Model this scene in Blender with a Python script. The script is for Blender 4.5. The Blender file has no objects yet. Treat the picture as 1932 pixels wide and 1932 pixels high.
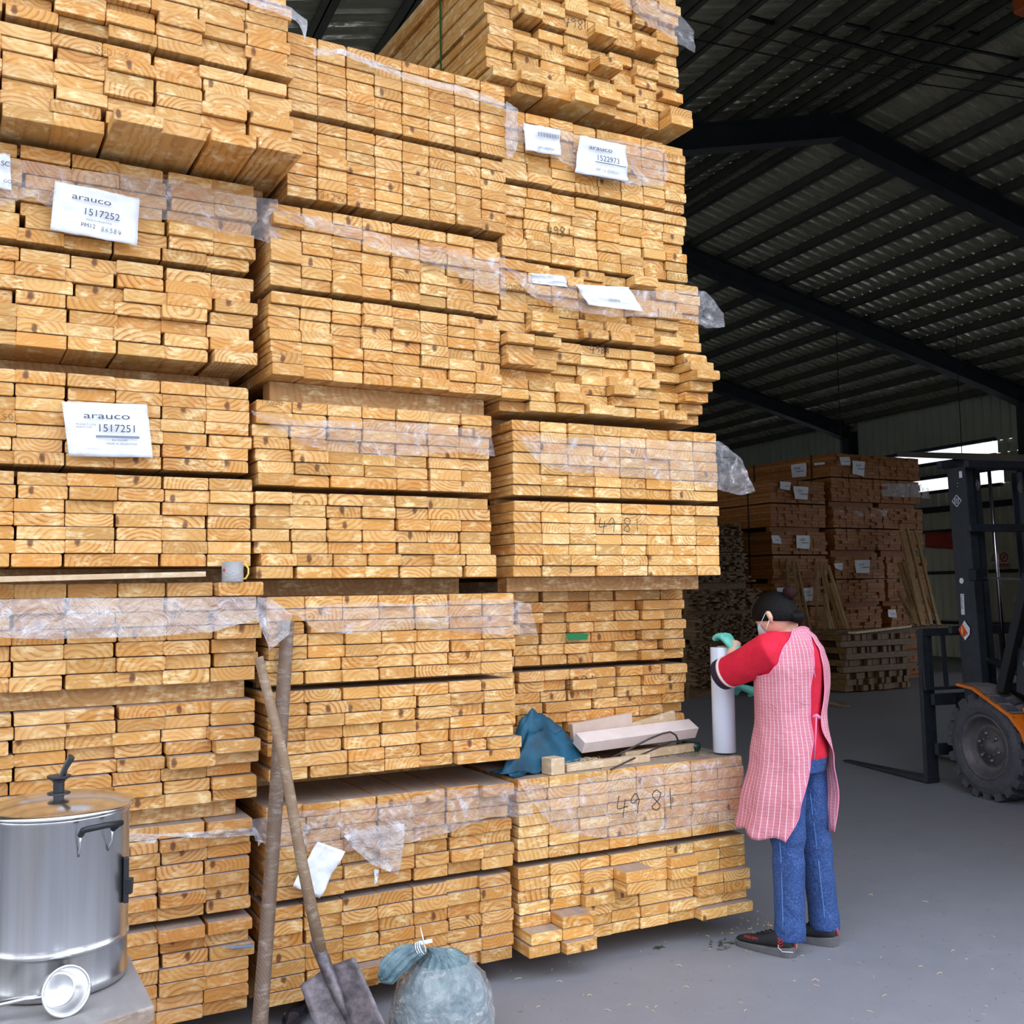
import bpy, bmesh, math, random
from mathutils import Vector, Matrix, noise
R = random.Random(7)
sc = bpy.context.scene
COL = sc.collection
# ------------------------------------------------------------------ camera
F, PIT, ROL, YAW, H = 1960.0, math.radians(4.38), math.radians(-0.87), math.radians(28.1), 1.55
cd = bpy.data.cameras.new('camera'); cam = bpy.data.objects.new('camera', cd); COL.objects.link(cam)
cd.sensor_width = 36; cd.lens = 36 * F / 1932; cd.clip_start = 0.05; cd.clip_end = 200
_fw = Vector((math.sin(YAW) * math.cos(PIT), math.cos(YAW) * math.cos(PIT), math.sin(PIT)))
_rt0 = Vector((math.cos(YAW), -math.sin(YAW), 0)); _up0 = _rt0.cross(_fw)
_cr, _sr = math.cos(ROL), math.sin(ROL)
RT = _rt0 * _cr + _up0 * _sr; UP = -_rt0 * _sr + _up0 * _cr
cam.matrix_world = Matrix(((RT.x, UP.x, -_fw.x, 0), (RT.y, UP.y, -_fw.y, 0), (RT.z, UP.z, -_fw.z, H), (0, 0, 0, 1)))
sc.camera = cam
# ------------------------------------------------------------------ world, exposure
w = bpy.data.worlds.new('world'); sc.world = w; w.use_nodes = True
bg = w.node_tree.nodes['Background']
tcw = w.node_tree.nodes.new('ShaderNodeTexCoord'); sepw = w.node_tree.nodes.new('ShaderNodeSeparateXYZ')
rw = w.node_tree.nodes.new('ShaderNodeValToRGB')
w.node_tree.links.new(tcw.outputs['Generated'], sepw.inputs[0]); w.node_tree.links.new(sepw.outputs['Z'], rw.inputs[0])
rw.color_ramp.elements[0].position = 0.0; rw.color_ramp.elements[0].color = (0.75, 0.77, 0.80, 1)
rw.color_ramp.elements[1].position = 0.9; rw.color_ramp.elements[1].color = (0.70, 0.80, 0.98, 1)
_nw = w.node_tree.nodes.new('ShaderNodeTexNoise'); _nw.inputs['Scale'].default_value = 2.6; _nw.inputs['Detail'].default_value = 2; w.node_tree.links.new(tcw.outputs['Generated'], _nw.inputs[0])
_r2 = w.node_tree.nodes.new('ShaderNodeValToRGB'); _r2.color_ramp.elements[0].position = .44; _r2.color_ramp.elements[0].color = (.22, .22, .24, 1); _r2.color_ramp.elements[1].position = .56; w.node_tree.links.new(_nw.outputs[0], _r2.inputs[0])  # dark patches low round the horizon, added for contrast in the pot's reflections
_r3 = w.node_tree.nodes.new('ShaderNodeValToRGB'); _r3.color_ramp.elements[0].position = .16; _r3.color_ramp.elements[1].position = .30; w.node_tree.links.new(sepw.outputs['Z'], _r3.inputs[0])
_m1 = w.node_tree.nodes.new('ShaderNodeMix'); _m1.data_type = 'RGBA'; w.node_tree.links.new(_r3.outputs[0], _m1.inputs[0]); w.node_tree.links.new(_r2.outputs[0], _m1.inputs[6]); _m1.inputs[7].default_value = (1, 1, 1, 1)
_m2 = w.node_tree.nodes.new('ShaderNodeMix'); _m2.data_type = 'RGBA'; _m2.blend_type = 'MULTIPLY'; _m2.inputs[0].default_value = 1; w.node_tree.links.new(rw.outputs[0], _m2.inputs[6]); w.node_tree.links.new(_m1.outputs[2], _m2.inputs[7])
w.node_tree.links.new(_m2.outputs[2], bg.inputs[0]); bg.inputs[1].default_value = 3.45
vs = sc.view_settings; vs.view_transform = 'Standard'; vs.look = 'None'; vs.gamma = 1; vs.exposure = 0.0
vs.use_curve_mapping = False

CO = Vector((0, 0, H))
def ray(px, py): return RT * ((px - 966) / F) - UP * ((py - 966) / F) + _fw
def onz(px, py, z=0.0): d = ray(px, py); return CO + d * ((z - H) / d.z)
def ony(px, py, y): d = ray(px, py); return CO + d * (y / d.y)
def onp(px, py, p0, n): d = ray(px, py); return CO + d * ((p0 - CO).dot(n) / d.dot(n))
def onf(px, py, s):  # at forward distance s
    return CO + ray(px, py) * s
# building axes
BY = math.radians(-3.6)
BU = Vector((math.cos(BY), math.sin(BY), 0)); BV = Vector((-math.sin(BY), math.cos(BY), 0))
def bp(u, v, z): return BU * u + BV * v + Vector((0, 0, z))
def onU(px, py, u): d = ray(px, py); p = CO + d * (u / d.dot(BU)); return p.dot(BU), p.dot(BV), p.z

# ------------------------------------------------------------------ materials
def srgb(r, g, b):
    f = lambda c: (c / 255 / 12.92) if c / 255 <= 0.04045 else ((c / 255 + 0.055) / 1.055) ** 2.4
    return (f(r), f(g), f(b), 1)
class NT:
    def __init__(s, name):
        s.m = bpy.data.materials.new(name); s.m.use_nodes = True; s.t = s.m.node_tree; s.b = s.t.nodes['Principled BSDF']
        s.out = s.t.nodes['Material Output']
    def n(s, k, **kw):
        x = s.t.nodes.new('ShaderNode' + k)
        for a, v in kw.items(): setattr(x, a, v)
        return x
    def l(s, a, b): s.t.links.new(a, b)
    def math(s, op, a, b=None, c=None, clamp=False):
        x = s.n('Math', operation=op, use_clamp=clamp)
        for i, v in enumerate((a, b, c)):
            if v is None: continue
            if isinstance(v, (int, float)): x.inputs[i].default_value = v
            else: s.l(v, x.inputs[i])
        return x.outputs[0]
    def mix(s, f, a, b, bt='MIX'):
        x = s.n('Mix', data_type='RGBA', blend_type=bt)
        for i, v in ((0, f), (6, a), (7, b)):
            if isinstance(v, (int, float)): x.inputs[i].default_value = v
            elif isinstance(v, tuple): x.inputs[i].default_value = v
            else: s.l(v, x.inputs[i])
        return x.outputs[2]
    def ramp(s, f, *els):
        x = s.n('ValToRGB'); e = x.color_ramp.elements
        for i, (p, c) in enumerate(els):
            q = e[i] if i < 2 else e.new(p)
            q.position = p; q.color = c if isinstance(c, tuple) else (c, c, c, 1)
        s.l(f, x.inputs[0]); return x.outputs[0]
    def noise(s, vec, scale, detail=3, rough=0.5, dist=0.0):
        x = s.n('TexNoise'); x.inputs['Scale'].default_value = scale; x.inputs['Detail'].default_value = detail
        x.inputs['Roughness'].default_value = rough; x.inputs['Distortion'].default_value = dist
        if vec is not None: s.l(vec, x.inputs['Vector'])
        return x.outputs[0]
    def bump(s, h, strength=0.3, dist=0.01):
        x = s.n('Bump'); x.inputs['Strength'].default_value = strength; x.inputs['Distance'].default_value = dist
        s.l(h, x.inputs['Height']); s.l(x.outputs[0], s.b.inputs['Normal'])
def mat(name, col, rough=0.6, metal=0.0, spot=0.0, scale=20, bump=0.0, trans=0, emit=None, spec=None):
    t = NT(name); t.b.inputs['Roughness'].default_value = rough; t.b.inputs['Metallic'].default_value = metal
    if spec is not None: t.b.inputs['Specular IOR Level'].default_value = spec
    tc = t.n('TexCoord').outputs['Object']
    nz = t.noise(tc, scale, 5, 0.6)
    lo = tuple(c * (1 - spot) for c in col[:3]) + (1,); hi = tuple(min(1, c * (1 + spot)) for c in col[:3]) + (1,)
    t.l(t.ramp(nz, (0.35, lo), (0.65, hi)), t.b.inputs['Base Color'])
    if bump: t.bump(nz, bump, 0.01)
    if trans: t.b.inputs['Transmission Weight'].default_value = trans
    return t.m

def wood(name, island=False, base=(218, 168, 98), late=(170, 106, 46), pale=(252, 230, 178), dust=False, dark=1.0, rs=58):
    t = NT(name); tc = t.n('TexCoord').outputs['Object']
    rnd = t.n('NewGeometry').outputs['Random Per Island'] if island else t.n('ObjectInfo').outputs['Random']
    wn = t.n('TexWhiteNoise', noise_dimensions='1D'); t.l(t.math('MULTIPLY', rnd, 917.3), wn.inputs['W'])
    wn2 = t.n('TexWhiteNoise', noise_dimensions='1D'); t.l(t.math('MULTIPLY_ADD', rnd, 517.3, 11.7), wn2.inputs['W'])
    s1 = t.n('SeparateColor'); t.l(wn.outputs['Color'], s1.inputs[0]); s2 = t.n('SeparateColor'); t.l(wn2.outputs['Color'], s2.inputs[0])
    off = t.n('CombineXYZ'); t.l(t.math('MULTIPLY_ADD', s1.outputs[0], 0.12, -0.06), off.inputs[0]); t.l(t.math('MULTIPLY', s2.outputs[2], 5.0), off.inputs[1])
    sg = t.math('MULTIPLY_ADD', t.math('GREATER_THAN', s1.outputs[2], 0.45), 2.0, -1.0)
    t.l(t.math('MULTIPLY', sg, t.math('MULTIPLY_ADD', s1.outputs[1], 0.075, 0.008)), off.inputs[2])
    add = t.n('VectorMath', operation='ADD'); t.l(tc, add.inputs[0]); t.l(off.outputs[0], add.inputs[1])
    v = add.outputs[0]
    sx = t.n('SeparateXYZ'); t.l(v, sx.inputs[0])
    n1 = t.noise(v, 14, 2, 0.5)
    d = t.math('SQRT', t.math('ADD', t.math('MULTIPLY', sx.outputs[0], t.math('MULTIPLY', sx.outputs[0], 0.75)), t.math('MULTIPLY', sx.outputs[2], sx.outputs[2])))
    d = t.math('ADD', d, t.math('MULTIPLY', n1, 0.016))
    fr = t.math('MULTIPLY_ADD', s2.outputs[0], rs * 0.7, rs * 0.75)
    ph = t.math('FRACT', t.math('MULTIPLY', d, fr))
    ring = t.ramp(ph, (0.0, 0.0), (0.45, 0.15), (0.82, 1.0), (1.0, 0.05))
    amt = t.math('MULTIPLY', t.noise(v, 9, 2), t.math('MULTIPLY_ADD', s2.outputs[1], 1.3, 0.45))
    ringa = t.math('MULTIPLY', ring, amt, clamp=True)
    tone = t.ramp(s2.outputs[2], (0.0, tuple(c * 0.80 for c in srgb(*base)[:3]) + (1,)), (0.25, srgb(base[0] - 4, base[1] - 16, base[2] - 22)), (0.6, srgb(*base)), (1.0, srgb(min(255, base[0] + 10), base[1] + 12, base[2] + 18)))
    col = t.mix(ringa, tone, srgb(*late))
    # saw-fibre sheen: pale glossy diagonal streaks
    mp = t.n('Mapping'); t.l(v, mp.inputs[0]); mp.inputs['Rotation'].default_value = (0, 0.6, 0); mp.inputs['Scale'].default_value = (22, 8, 75)
    st = t.noise(mp.outputs[0], 1.0, 4, 0.65, 0.6)
    big = t.ramp(t.noise(v, 16, 2, 0.6), (0.42, 0.0), (0.66, 1.0))
    streak = t.math('MULTIPLY', t.ramp(st, (0.45, 0.0), (0.62, 1.0)), t.math('MULTIPLY', big, 0.8))
    col = t.mix(streak, col, srgb(*pale))
    # knots
    kx = t.math('SUBTRACT', sx.outputs[0], t.math('MULTIPLY_ADD', s2.outputs[1], 0.12, -0.06))
    kz = t.math('SUBTRACT', t.math('SUBTRACT', sx.outputs[2], t.math('MULTIPLY', sg, t.math('MULTIPLY_ADD', s1.outputs[1], 0.075, 0.008))), t.math('MULTIPLY_ADD', s2.outputs[0], 0.04, -0.02))
    tcs = t.n('SeparateXYZ'); t.l(tc, tcs.inputs[0])
    kd = t.math('SQRT', t.math('ADD', t.math('MULTIPLY', kx, kx), t.math('MULTIPLY', t.math('MULTIPLY', kz, kz), 0.35)))
    kd = t.math('ADD', kd, t.math('MULTIPLY_ADD', t.noise(v, 60, 2), 0.008, -0.004))
    kn = t.math('MULTIPLY', t.ramp(kd, (0.007, 1.0), (0.012, 0.0)), t.math('GREATER_THAN', s1.outputs[0], 0.80))
    col = t.mix(t.math('MULTIPLY', kn, 0.85), col, srgb(92, 44, 24))
    if not island:
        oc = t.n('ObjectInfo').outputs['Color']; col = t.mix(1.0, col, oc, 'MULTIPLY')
    if dust:
        nz = t.n('SeparateXYZ'); t.l(t.n('NewGeometry').outputs['Normal'], nz.inputs[0])
        df = t.math('MULTIPLY', t.ramp(nz.outputs[2], (0.5, 0.0), (0.9, 0.82)), t.ramp(t.noise(t.n('NewGeometry').outputs['Position'], 9, 4), (0.3, 0.75), (0.6, 1.0)))
        col = t.mix(df, col, srgb(136, 135, 138))
    t.l(col, t.b.inputs['Base Color'])
    t.b.inputs['Roughness'].default_value = 0.5; t.b.inputs['Specular IOR Level'].default_value = 0.3
    t.bump(t.math('ADD', st, t.math('MULTIPLY', ring, 0.5)), 0.12, 0.003)
    return t.m
M = {}
M['pine'] = wood('pine_board', dust=True)
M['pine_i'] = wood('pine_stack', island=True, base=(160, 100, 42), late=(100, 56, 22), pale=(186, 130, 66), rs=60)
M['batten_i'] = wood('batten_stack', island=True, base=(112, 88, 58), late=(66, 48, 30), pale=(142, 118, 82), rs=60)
M['grey_wood'] = wood('weathered_wood', island=True, base=(140, 122, 104), late=(84, 70, 60), pale=(180, 165, 148), rs=70)
M['pale_wood'] = wood('planed_wood', island=True, base=(222, 196, 160), late=(196, 164, 122), pale=(240, 226, 204), rs=40)
def film(name, op=0.17, tint=(214, 210, 212)):
    t = NT(name); tr = t.n('BsdfTransparent'); t.b.inputs['Base Color'].default_value = srgb(*tint)
    t.b.inputs['Roughness'].default_value = 0.12; t.b.inputs['Specular IOR Level'].default_value = 1.0
    tc = t.n('TexCoord').outputs['Object']
    nz = t.noise(tc, 11, 4, 0.6, 1.4); t.bump(nz, 1.0, 0.03)
    lw = t.n('LayerWeight'); lw.inputs[0].default_value = 0.25
    cr = t.ramp(t.noise(tc, 9, 4, 0.6, 2.2), (0.45, op), (0.58, min(1, op + 0.14)), (0.68, min(1, op + 0.5)))
    f = t.math('ADD', cr, t.math('MULTIPLY', lw.outputs['Facing'], 0.25), clamp=True)
    ms = t.n('MixShader'); t.l(f, ms.inputs[0]); t.l(tr.outputs[0], ms.inputs[1]); t.l(t.b.outputs[0], ms.inputs[2]); t.l(ms.outputs[0], t.out.inputs[0])
    return t.m
M['film'] = film('clear_film'); M['film2'] = film('milky_film', 0.38)
M['paper'] = mat('paper', srgb(232, 234, 240), 0.55, spot=0.04, scale=30, bump=0.3)
M['ink'] = mat('ink', srgb(70, 72, 84), 0.7); M['marker'] = mat('marker_ink', srgb(46, 26, 18), 0.7); M['greypanel'] = mat('grey_print', srgb(130, 134, 150), 0.7)
M['green_paint'] = mat('green_paint', srgb(30, 120, 66), 0.7)
M['red_paint'] = mat('red_print', srgb(200, 40, 34), 0.6); M['yellow_print'] = mat('yellow_print', srgb(230, 170, 30), 0.6)
M['black_print'] = mat('black_print', srgb(25, 25, 28), 0.6)

def floor_mat():
    t = NT('concrete_floor'); tc = t.n('TexCoord').outputs['Object']
    a = t.noise(tc, 0.6, 5, 0.6); b = t.noise(tc, 6, 5, 0.7); c = t.noise(tc, 90, 2, 0.6)
    col = t.mix(a, srgb(122, 122, 128), srgb(142, 141, 146)); col = t.mix(t.math('MULTIPLY', t.ramp(b, (0.35, 0.0), (0.7, 1.0)), 0.28), col, srgb(108, 109, 116))
    col = t.mix(t.ramp(c, (0.70, 0.0), (0.76, 0.5)), col, srgb(205, 200, 192)); col = t.mix(t.ramp(t.noise(tc, 35, 2), (0.27, 0.6), (0.31, 0.0)), col, srgb(70, 70, 74))
    t.l(col, t.b.inputs['Base Color']); t.b.inputs['Roughness'].default_value = 0.6; t.bump(b, 0.08, 0.01); return t.m
M['floor'] = floor_mat()
def roof_mat():
    t = NT('roof_sheet'); tc = t.n('TexCoord').outputs['Object']; mp = t.n('Mapping'); t.l(tc, mp.inputs[0]); mp.inputs['Scale'].default_value = (.6, 3.2, 1)
    n = t.noise(mp.outputs[0], 1.4, 4, .7); t.l(t.ramp(n, (.3, srgb(176, 176, 150)), (.7, srgb(214, 210, 184))), t.b.inputs['Base Color'])
    t.l(t.ramp(n, (.40, .42), (.62, .12)), t.b.inputs['Roughness']); t.b.inputs['Metallic'].default_value = .45
    t.bump(t.noise(mp.outputs[0], 5, 3, .6), .5, .03); return t.m
M['roof'] = roof_mat()
M['steel'] = mat('steel_beam', srgb(52, 56, 60), 0.5, 0.2, 0.15, 4)
M['purlin'] = mat('steel_purlin', srgb(84, 84, 74), 0.45, 0.3, 0.15, 4)
def wall_mat(name, c):
    t = NT(name); tc = t.n('TexCoord').outputs['Object']; sx = t.n('SeparateXYZ'); t.l(tc, sx.inputs[0])
    n = t.noise(tc, 1.2, 4, 0.6); col = t.mix(n, srgb(*c), tuple(x * 0.7 for x in srgb(*c)[:3]) + (1,))
    t.l(col, t.b.inputs['Base Color']); t.b.inputs['Roughness'].default_value = 0.5; return t.m
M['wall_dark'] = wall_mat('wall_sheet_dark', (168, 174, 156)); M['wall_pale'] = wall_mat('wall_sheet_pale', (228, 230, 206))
M['cable'] = mat('cable', srgb(24, 22, 20), 0.6)
M['glass'] = NT('window_glass').m
_t = M['glass'].node_tree.nodes['Principled BSDF']; _t.inputs['Transmission Weight'].default_value = 1; _t.inputs['Roughness'].default_value = 0.02; _t.inputs['IOR'].default_value = 1.02

# ------------------------------------------------------------------ mesh helpers
class MB:
    def __init__(s): s.v = []; s.f = []; s.mi = []
    def add(s, vs_, fs_, mi=0):
        o = len(s.v); s.v += [tuple(x) for x in vs_]; s.f += [tuple(i + o for i in f) for f in fs_]; s.mi += [mi] * len(fs_); return s
    def box(s, a, b, mi=0, T=None):
        (x0, y0, z0), (x1, y1, z1) = a, b
        P = [Vector(p) for p in ((x0, y0, z0), (x1, y0, z0), (x1, y1, z0), (x0, y1, z0), (x0, y0, z1), (x1, y0, z1), (x1, y1, z1), (x0, y1, z1))]
        if T: P = [T @ p for p in P]
        return s.add(P, [(0, 3, 2, 1), (4, 5, 6, 7), (0, 1, 5, 4), (1, 2, 6, 5), (2, 3, 7, 6), (3, 0, 4, 7)], mi)
    def beam(s, p, q, wd, ht, up=Vector((0, 0, 1)), mi=0):
        p = Vector(p); q = Vector(q); d = (q - p).normalized(); x = d.cross(up)
        if x.length < 1e-4: x = d.cross(Vector((0, 1, 0)))
        x.normalize(); z = x.cross(d)
        P = []
        for c in (p, q):
            for a, b in ((-1, -1), (1, -1), (1, 1), (-1, 1)): P.append(c + x * a * wd / 2 + z * b * ht / 2)
        return s.add(P, [(3, 2, 1, 0), (4, 5, 6, 7), (0, 1, 5, 4), (1, 2, 6, 5), (2, 3, 7, 6), (3, 0, 4, 7)], mi)
    def tube(s, pts, r, n=8, mi=0, cap=True, sq=1.0, ref=None):
        pts = [Vector(p) for p in pts]; rr = r if isinstance(r, (list, tuple)) else [r] * len(pts)
        V = []; u = None
        for i, p in enumerate(pts):
            d = (pts[min(i + 1, len(pts) - 1)] - pts[max(i - 1, 0)]).normalized()
            if u is None:
                u = Vector(ref) if ref else (Vector((0, 0, 1)) if abs(d.z) < 0.9 else Vector((1, 0, 0)))
            u = (u - d * u.dot(d)).normalized(); w_ = d.cross(u)
            for k in range(n):
                a = 2 * math.pi * k / n; V.append(p + (u * math.cos(a) * sq + w_ * math.sin(a)) * rr[i])
        Fc = []
        for i in range(len(pts) - 1):
            for k in range(n): Fc.append((i * n + k, i * n + (k + 1) % n, (i + 1) * n + (k + 1) % n, (i + 1) * n + k))
        if cap: Fc.append(tuple(reversed(range(n)))); Fc.append(tuple((len(pts) - 1) * n + k for k in range(n)))
        return s.add(V, Fc, mi)
    def lathe(s, c, prof, n=32, axis=Vector((0, 0, 1)), mi=0, cap=True):
        c = Vector(c); ax = Vector(axis).normalized(); u = ax.orthogonal().normalized(); w_ = ax.cross(u); V = []
        for r, h in prof:
            for k in range(n):
                a = 2 * math.pi * k / n; V.append(c + ax * h + (u * math.cos(a) + w_ * math.sin(a)) * max(r, 1e-5))
        Fc = []
        for i in range(len(prof) - 1):
            for k in range(n): Fc.append((i * n + k, i * n + (k + 1) % n, (i + 1) * n + (k + 1) % n, (i + 1) * n + k))
        if cap: Fc.append(tuple(reversed(range(n)))); Fc.append(tuple((len(prof) - 1) * n + k for k in range(n)))
        return s.add(V, Fc, mi)
    def prism(s, pts, n, th, mi=0):  # planar polygon extruded along n
        P = [Vector(p) for p in pts]; Q = [p + Vector(n) * th for p in P]; k = len(P)
        return s.add(P + Q, [tuple(range(k)), tuple(reversed(range(k, 2 * k)))] + [(i, i + k, (i + 1) % k + k, (i + 1) % k) for i in range(k)], mi)
    def build(s, name, m, parent=None, smooth=False, origin=None, bevel=0, kind=None):
        o0 = Vector(origin) if origin is not None else Vector((0, 0, 0))
        me = bpy.data.meshes.new(name); me.from_pydata([tuple(Vector(v) - o0) for v in s.v], [], s.f)
        for x in (m if isinstance(m, list) else [m]): me.materials.append(x)
        if isinstance(m, list):
            for p, i in zip(me.polygons, s.mi): p.material_index = i
        bm = bmesh.new(); bm.from_mesh(me); bmesh.ops.recalc_face_normals(bm, faces=bm.faces); bm.to_mesh(me); bm.free()
        if smooth:
            for p in me.polygons: p.use_smooth = True
        o = bpy.data.objects.new(name, me); COL.objects.link(o); o.location = o0
        if bevel:
            b = o.modifiers.new('bevel', 'BEVEL'); b.width = bevel; b.segments = 2; b.limit_method = 'ANGLE'
        if parent: o.parent = parent; o.location = o0 - world_loc(parent) if not getattr(parent, 'keep', False) else o0
        if kind: o['kind'] = kind
        return o
def world_loc(o):
    l = Vector(o.location); p = o.parent
    while p: l += Vector(p.location); p = p.parent
    return l
def tag(o, label=None, cat=None, group=None, kind=None):
    for k, v in (('label', label), ('category', cat), ('group', group), ('kind', kind)):
        if v: o[k] = v
    return o
def empty(name, loc, label, cat, group=None, rz=0):
    o = bpy.data.objects.new(name, None); COL.objects.link(o); o.location = loc; o.rotation_euler = (0, 0, rz); o.empty_display_size = 0.1
    return tag(o, label, cat, group)
def setpar(o, par):  # o currently in world coordinates, parent unrotated
    o.parent = par; o.location = Vector(o.location) - world_loc(par); return o

# text and handwriting
DIG = {'0': [[(.1, .5), (.2, .95), (.6, .95), (.75, .5), (.6, .05), (.2, .05), (.1, .5)]], '1': [[(.4, 1), (.38, 0)]],
 '2': [[(.1, .8), (.35, 1), (.65, .8), (.5, .45), (.1, .05), (.75, .1)]], '3': [[(.15, .95), (.6, .9), (.3, .55), (.65, .3), (.4, 0), (.1, .1)]],
 '4': [[(.3, 1), (.15, .45), (.35, .3), (.8, .42)], [(.62, .8), (.5, -.15)]], '5': [[(.7, .98), (.25, .95), (.2, .55), (.6, .5), (.6, .1), (.1, .02)]],
 '7': [[(.1, .92), (.7, .95), (.35, 0)]], '8': [[(.65, .85), (.35, 1), (.15, .75), (.6, .3), (.4, 0), (.12, .2), (.55, .6), (.65, .85)]],
 '9': [[(.65, .7), (.4, 1), (.15, .75), (.3, .5), (.62, .7), (.6, .3), (.5, -.05)]], 'P': [[(.15, 0), (.2, 1)], [(.2, 1), (.6, .9), (.55, .6), (.18, .5)]],
 'M': [[(.1, 0), (.15, 1), (.4, .4), (.65, 1), (.7, 0)]], 'S': [[(.65, .9), (.3, 1), (.15, .75), (.6, .35), (.45, .02), (.1, .1)]],
 'O': [[(.1, .5), (.3, 1), (.7, .6), (.5, 0), (.1, .5)]], 'L': [[(.2, 1), (.2, .05), (.65, .05)]], '6': [[(.6, 1), (.2, .5), (.3, .02), (.62, .2), (.5, .5), (.2, .4)]]}
def script(s, org, ex, ez, en, h, wpen, m, parent, name='handwriting', adv=0.85, jit=0.05):
    mb = MB(); x = 0; rr = random.Random(sum(map(ord, s)))
    for ch in s:
        if ch == ' ': x += 0.5; continue
        for st in DIG[ch]:
            pts = [org + ex * (x + a + rr.uniform(-jit, jit)) * h + ez * (b + rr.uniform(-jit, jit)) * h for a, b in st]
            sm = []
            for i in range(len(pts) - 1):
                p0 = pts[max(i - 1, 0)]; p1 = pts[i]; p2 = pts[i + 1]; p3 = pts[min(i + 2, len(pts) - 1)]
                for k in range(5):
                    t = k / 5; sm.append(0.5 * ((2 * p1) + (p2 - p0) * t + (2 * p0 - 5 * p1 + 4 * p2 - p3) * t * t + (3 * p1 - p0 - 3 * p2 + p3) * t ** 3))
            sm.append(pts[-1])
            V = []; Fc = []
            for i, p in enumerate(sm):
                d = (sm[min(i + 1, len(sm) - 1)] - sm[max(i - 1, 0)]); d = d.normalized() if d.length > 1e-7 else ex; n = d.cross(en)
                V += [p + n * wpen / 2 + en * .0008, p - n * wpen / 2 + en * .0008]
                if i: Fc.append((2 * i - 2, 2 * i - 1, 2 * i + 1, 2 * i))
            mb.add(V, Fc)
        x += adv
    return mb.build(name, m, parent)
def printed(txt, org, ex, ez, size, m, parent, name='printed_text', sx=1.0, off=0.001, align='LEFT'):
    cu = bpy.data.curves.new(name, 'FONT'); cu.body = txt; cu.size = size; cu.align_x = align
    tmp = bpy.data.objects.new('tmp', cu); COL.objects.link(tmp)
    dg = bpy.context.evaluated_depsgraph_get(); me = bpy.data.meshes.new_from_object(tmp.evaluated_get(dg))
    bpy.data.objects.remove(tmp); bpy.data.curves.remove(cu)
    en = ex.cross(ez); wl = world_loc(parent)
    me.transform(Matrix(((ex.x * sx, ez.x, en.x, 0), (ex.y * sx, ez.y, en.y, 0), (ex.z * sx, ez.z, en.z, 0), (0, 0, 0, 1))))
    me.name = name; me.materials.clear(); me.materials.append(m)
    o = bpy.data.objects.new(name, me); COL.objects.link(o); o.parent = parent; o.location = org + en * off - wl
    return o
# ------------------------------------------------------------------ building shell
def struct(mb, name, m, smooth=False): o = mb.build(name, m, smooth=smooth); o['kind'] = 'structure'; return o
V0, V1, UR, UL, URID, ZR, SL = 2.8, 24.6, 18.0, -4.0, 9.08, 7.64, 0.24
def zroof(u): return ZR - SL * abs(u - URID)
mb = MB(); mb.box((-30, -25, -0.3), (40, 45, 0)); struct(mb, 'floor', M['floor'])
def sheet(u0, u1, tag_):
    mb = MB(); V = []; n = int((V1 - V0) / 0.2)
    for i in range(n):
        v = V0 + i * 0.2
        for dv, dz in ((0, 0), (.12, 0), (.14, .03), (.18, .03)):
            V.append(bp(u0, v + dv, zroof(u0) + dz)); V.append(bp(u1, v + dv, zroof(u1) + dz))
    mb.add(V, [(2 * i, 2 * i + 1, 2 * i + 3, 2 * i + 2) for i in range(len(V) // 2 - 1)])
    return mb
mbr = sheet(UL, URID, 'l'); m2 = sheet(URID, UR, 'r'); o = len(mbr.v); mbr.v += m2.v; mbr.f += [tuple(i + o for i in f) for f in m2.f]; mbr.mi += m2.mi
ceil = struct(mbr, 'ceiling', M['roof']); so = ceil.modifiers.new('thick', 'SOLIDIFY'); so.thickness = 0.006
tn = 0
def trim(mb, m=None):
    global tn; tn += 1; return struct(mb, 'trim_%d' % tn, m or M['steel'])
# purlins under the sheets
k = 0
u = URID + 0.2
while u < UR - 0.1:
    for s_ in (1, -1):
        uu = URID + s_ * (u - URID)
        if uu < UL: continue
        mb = MB(); z = zroof(uu) - 0.02
        for a, b in (((-.035, 0), (-.025, -.14)), ((-.035, 0), (.035, -.012)), ((-.035, -.128), (.035, -.14))):
            V = [bp(uu + a[0], V0, z + b[1]), bp(uu + b[0], V0, z + b[1]), bp(uu + b[0], V0, z + a[1]), bp(uu + a[0], V0, z + a[1])]
            W = [p + BV * (V1 - V0) for p in V]
            mb.add(V + W, [(0, 1, 2, 3), (7, 6, 5, 4), (0, 4, 5, 1), (1, 5, 6, 2), (2, 6, 7, 3), (3, 7, 4, 0)])
        trim(mb, M['purlin'])
    u += 0.64
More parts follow.
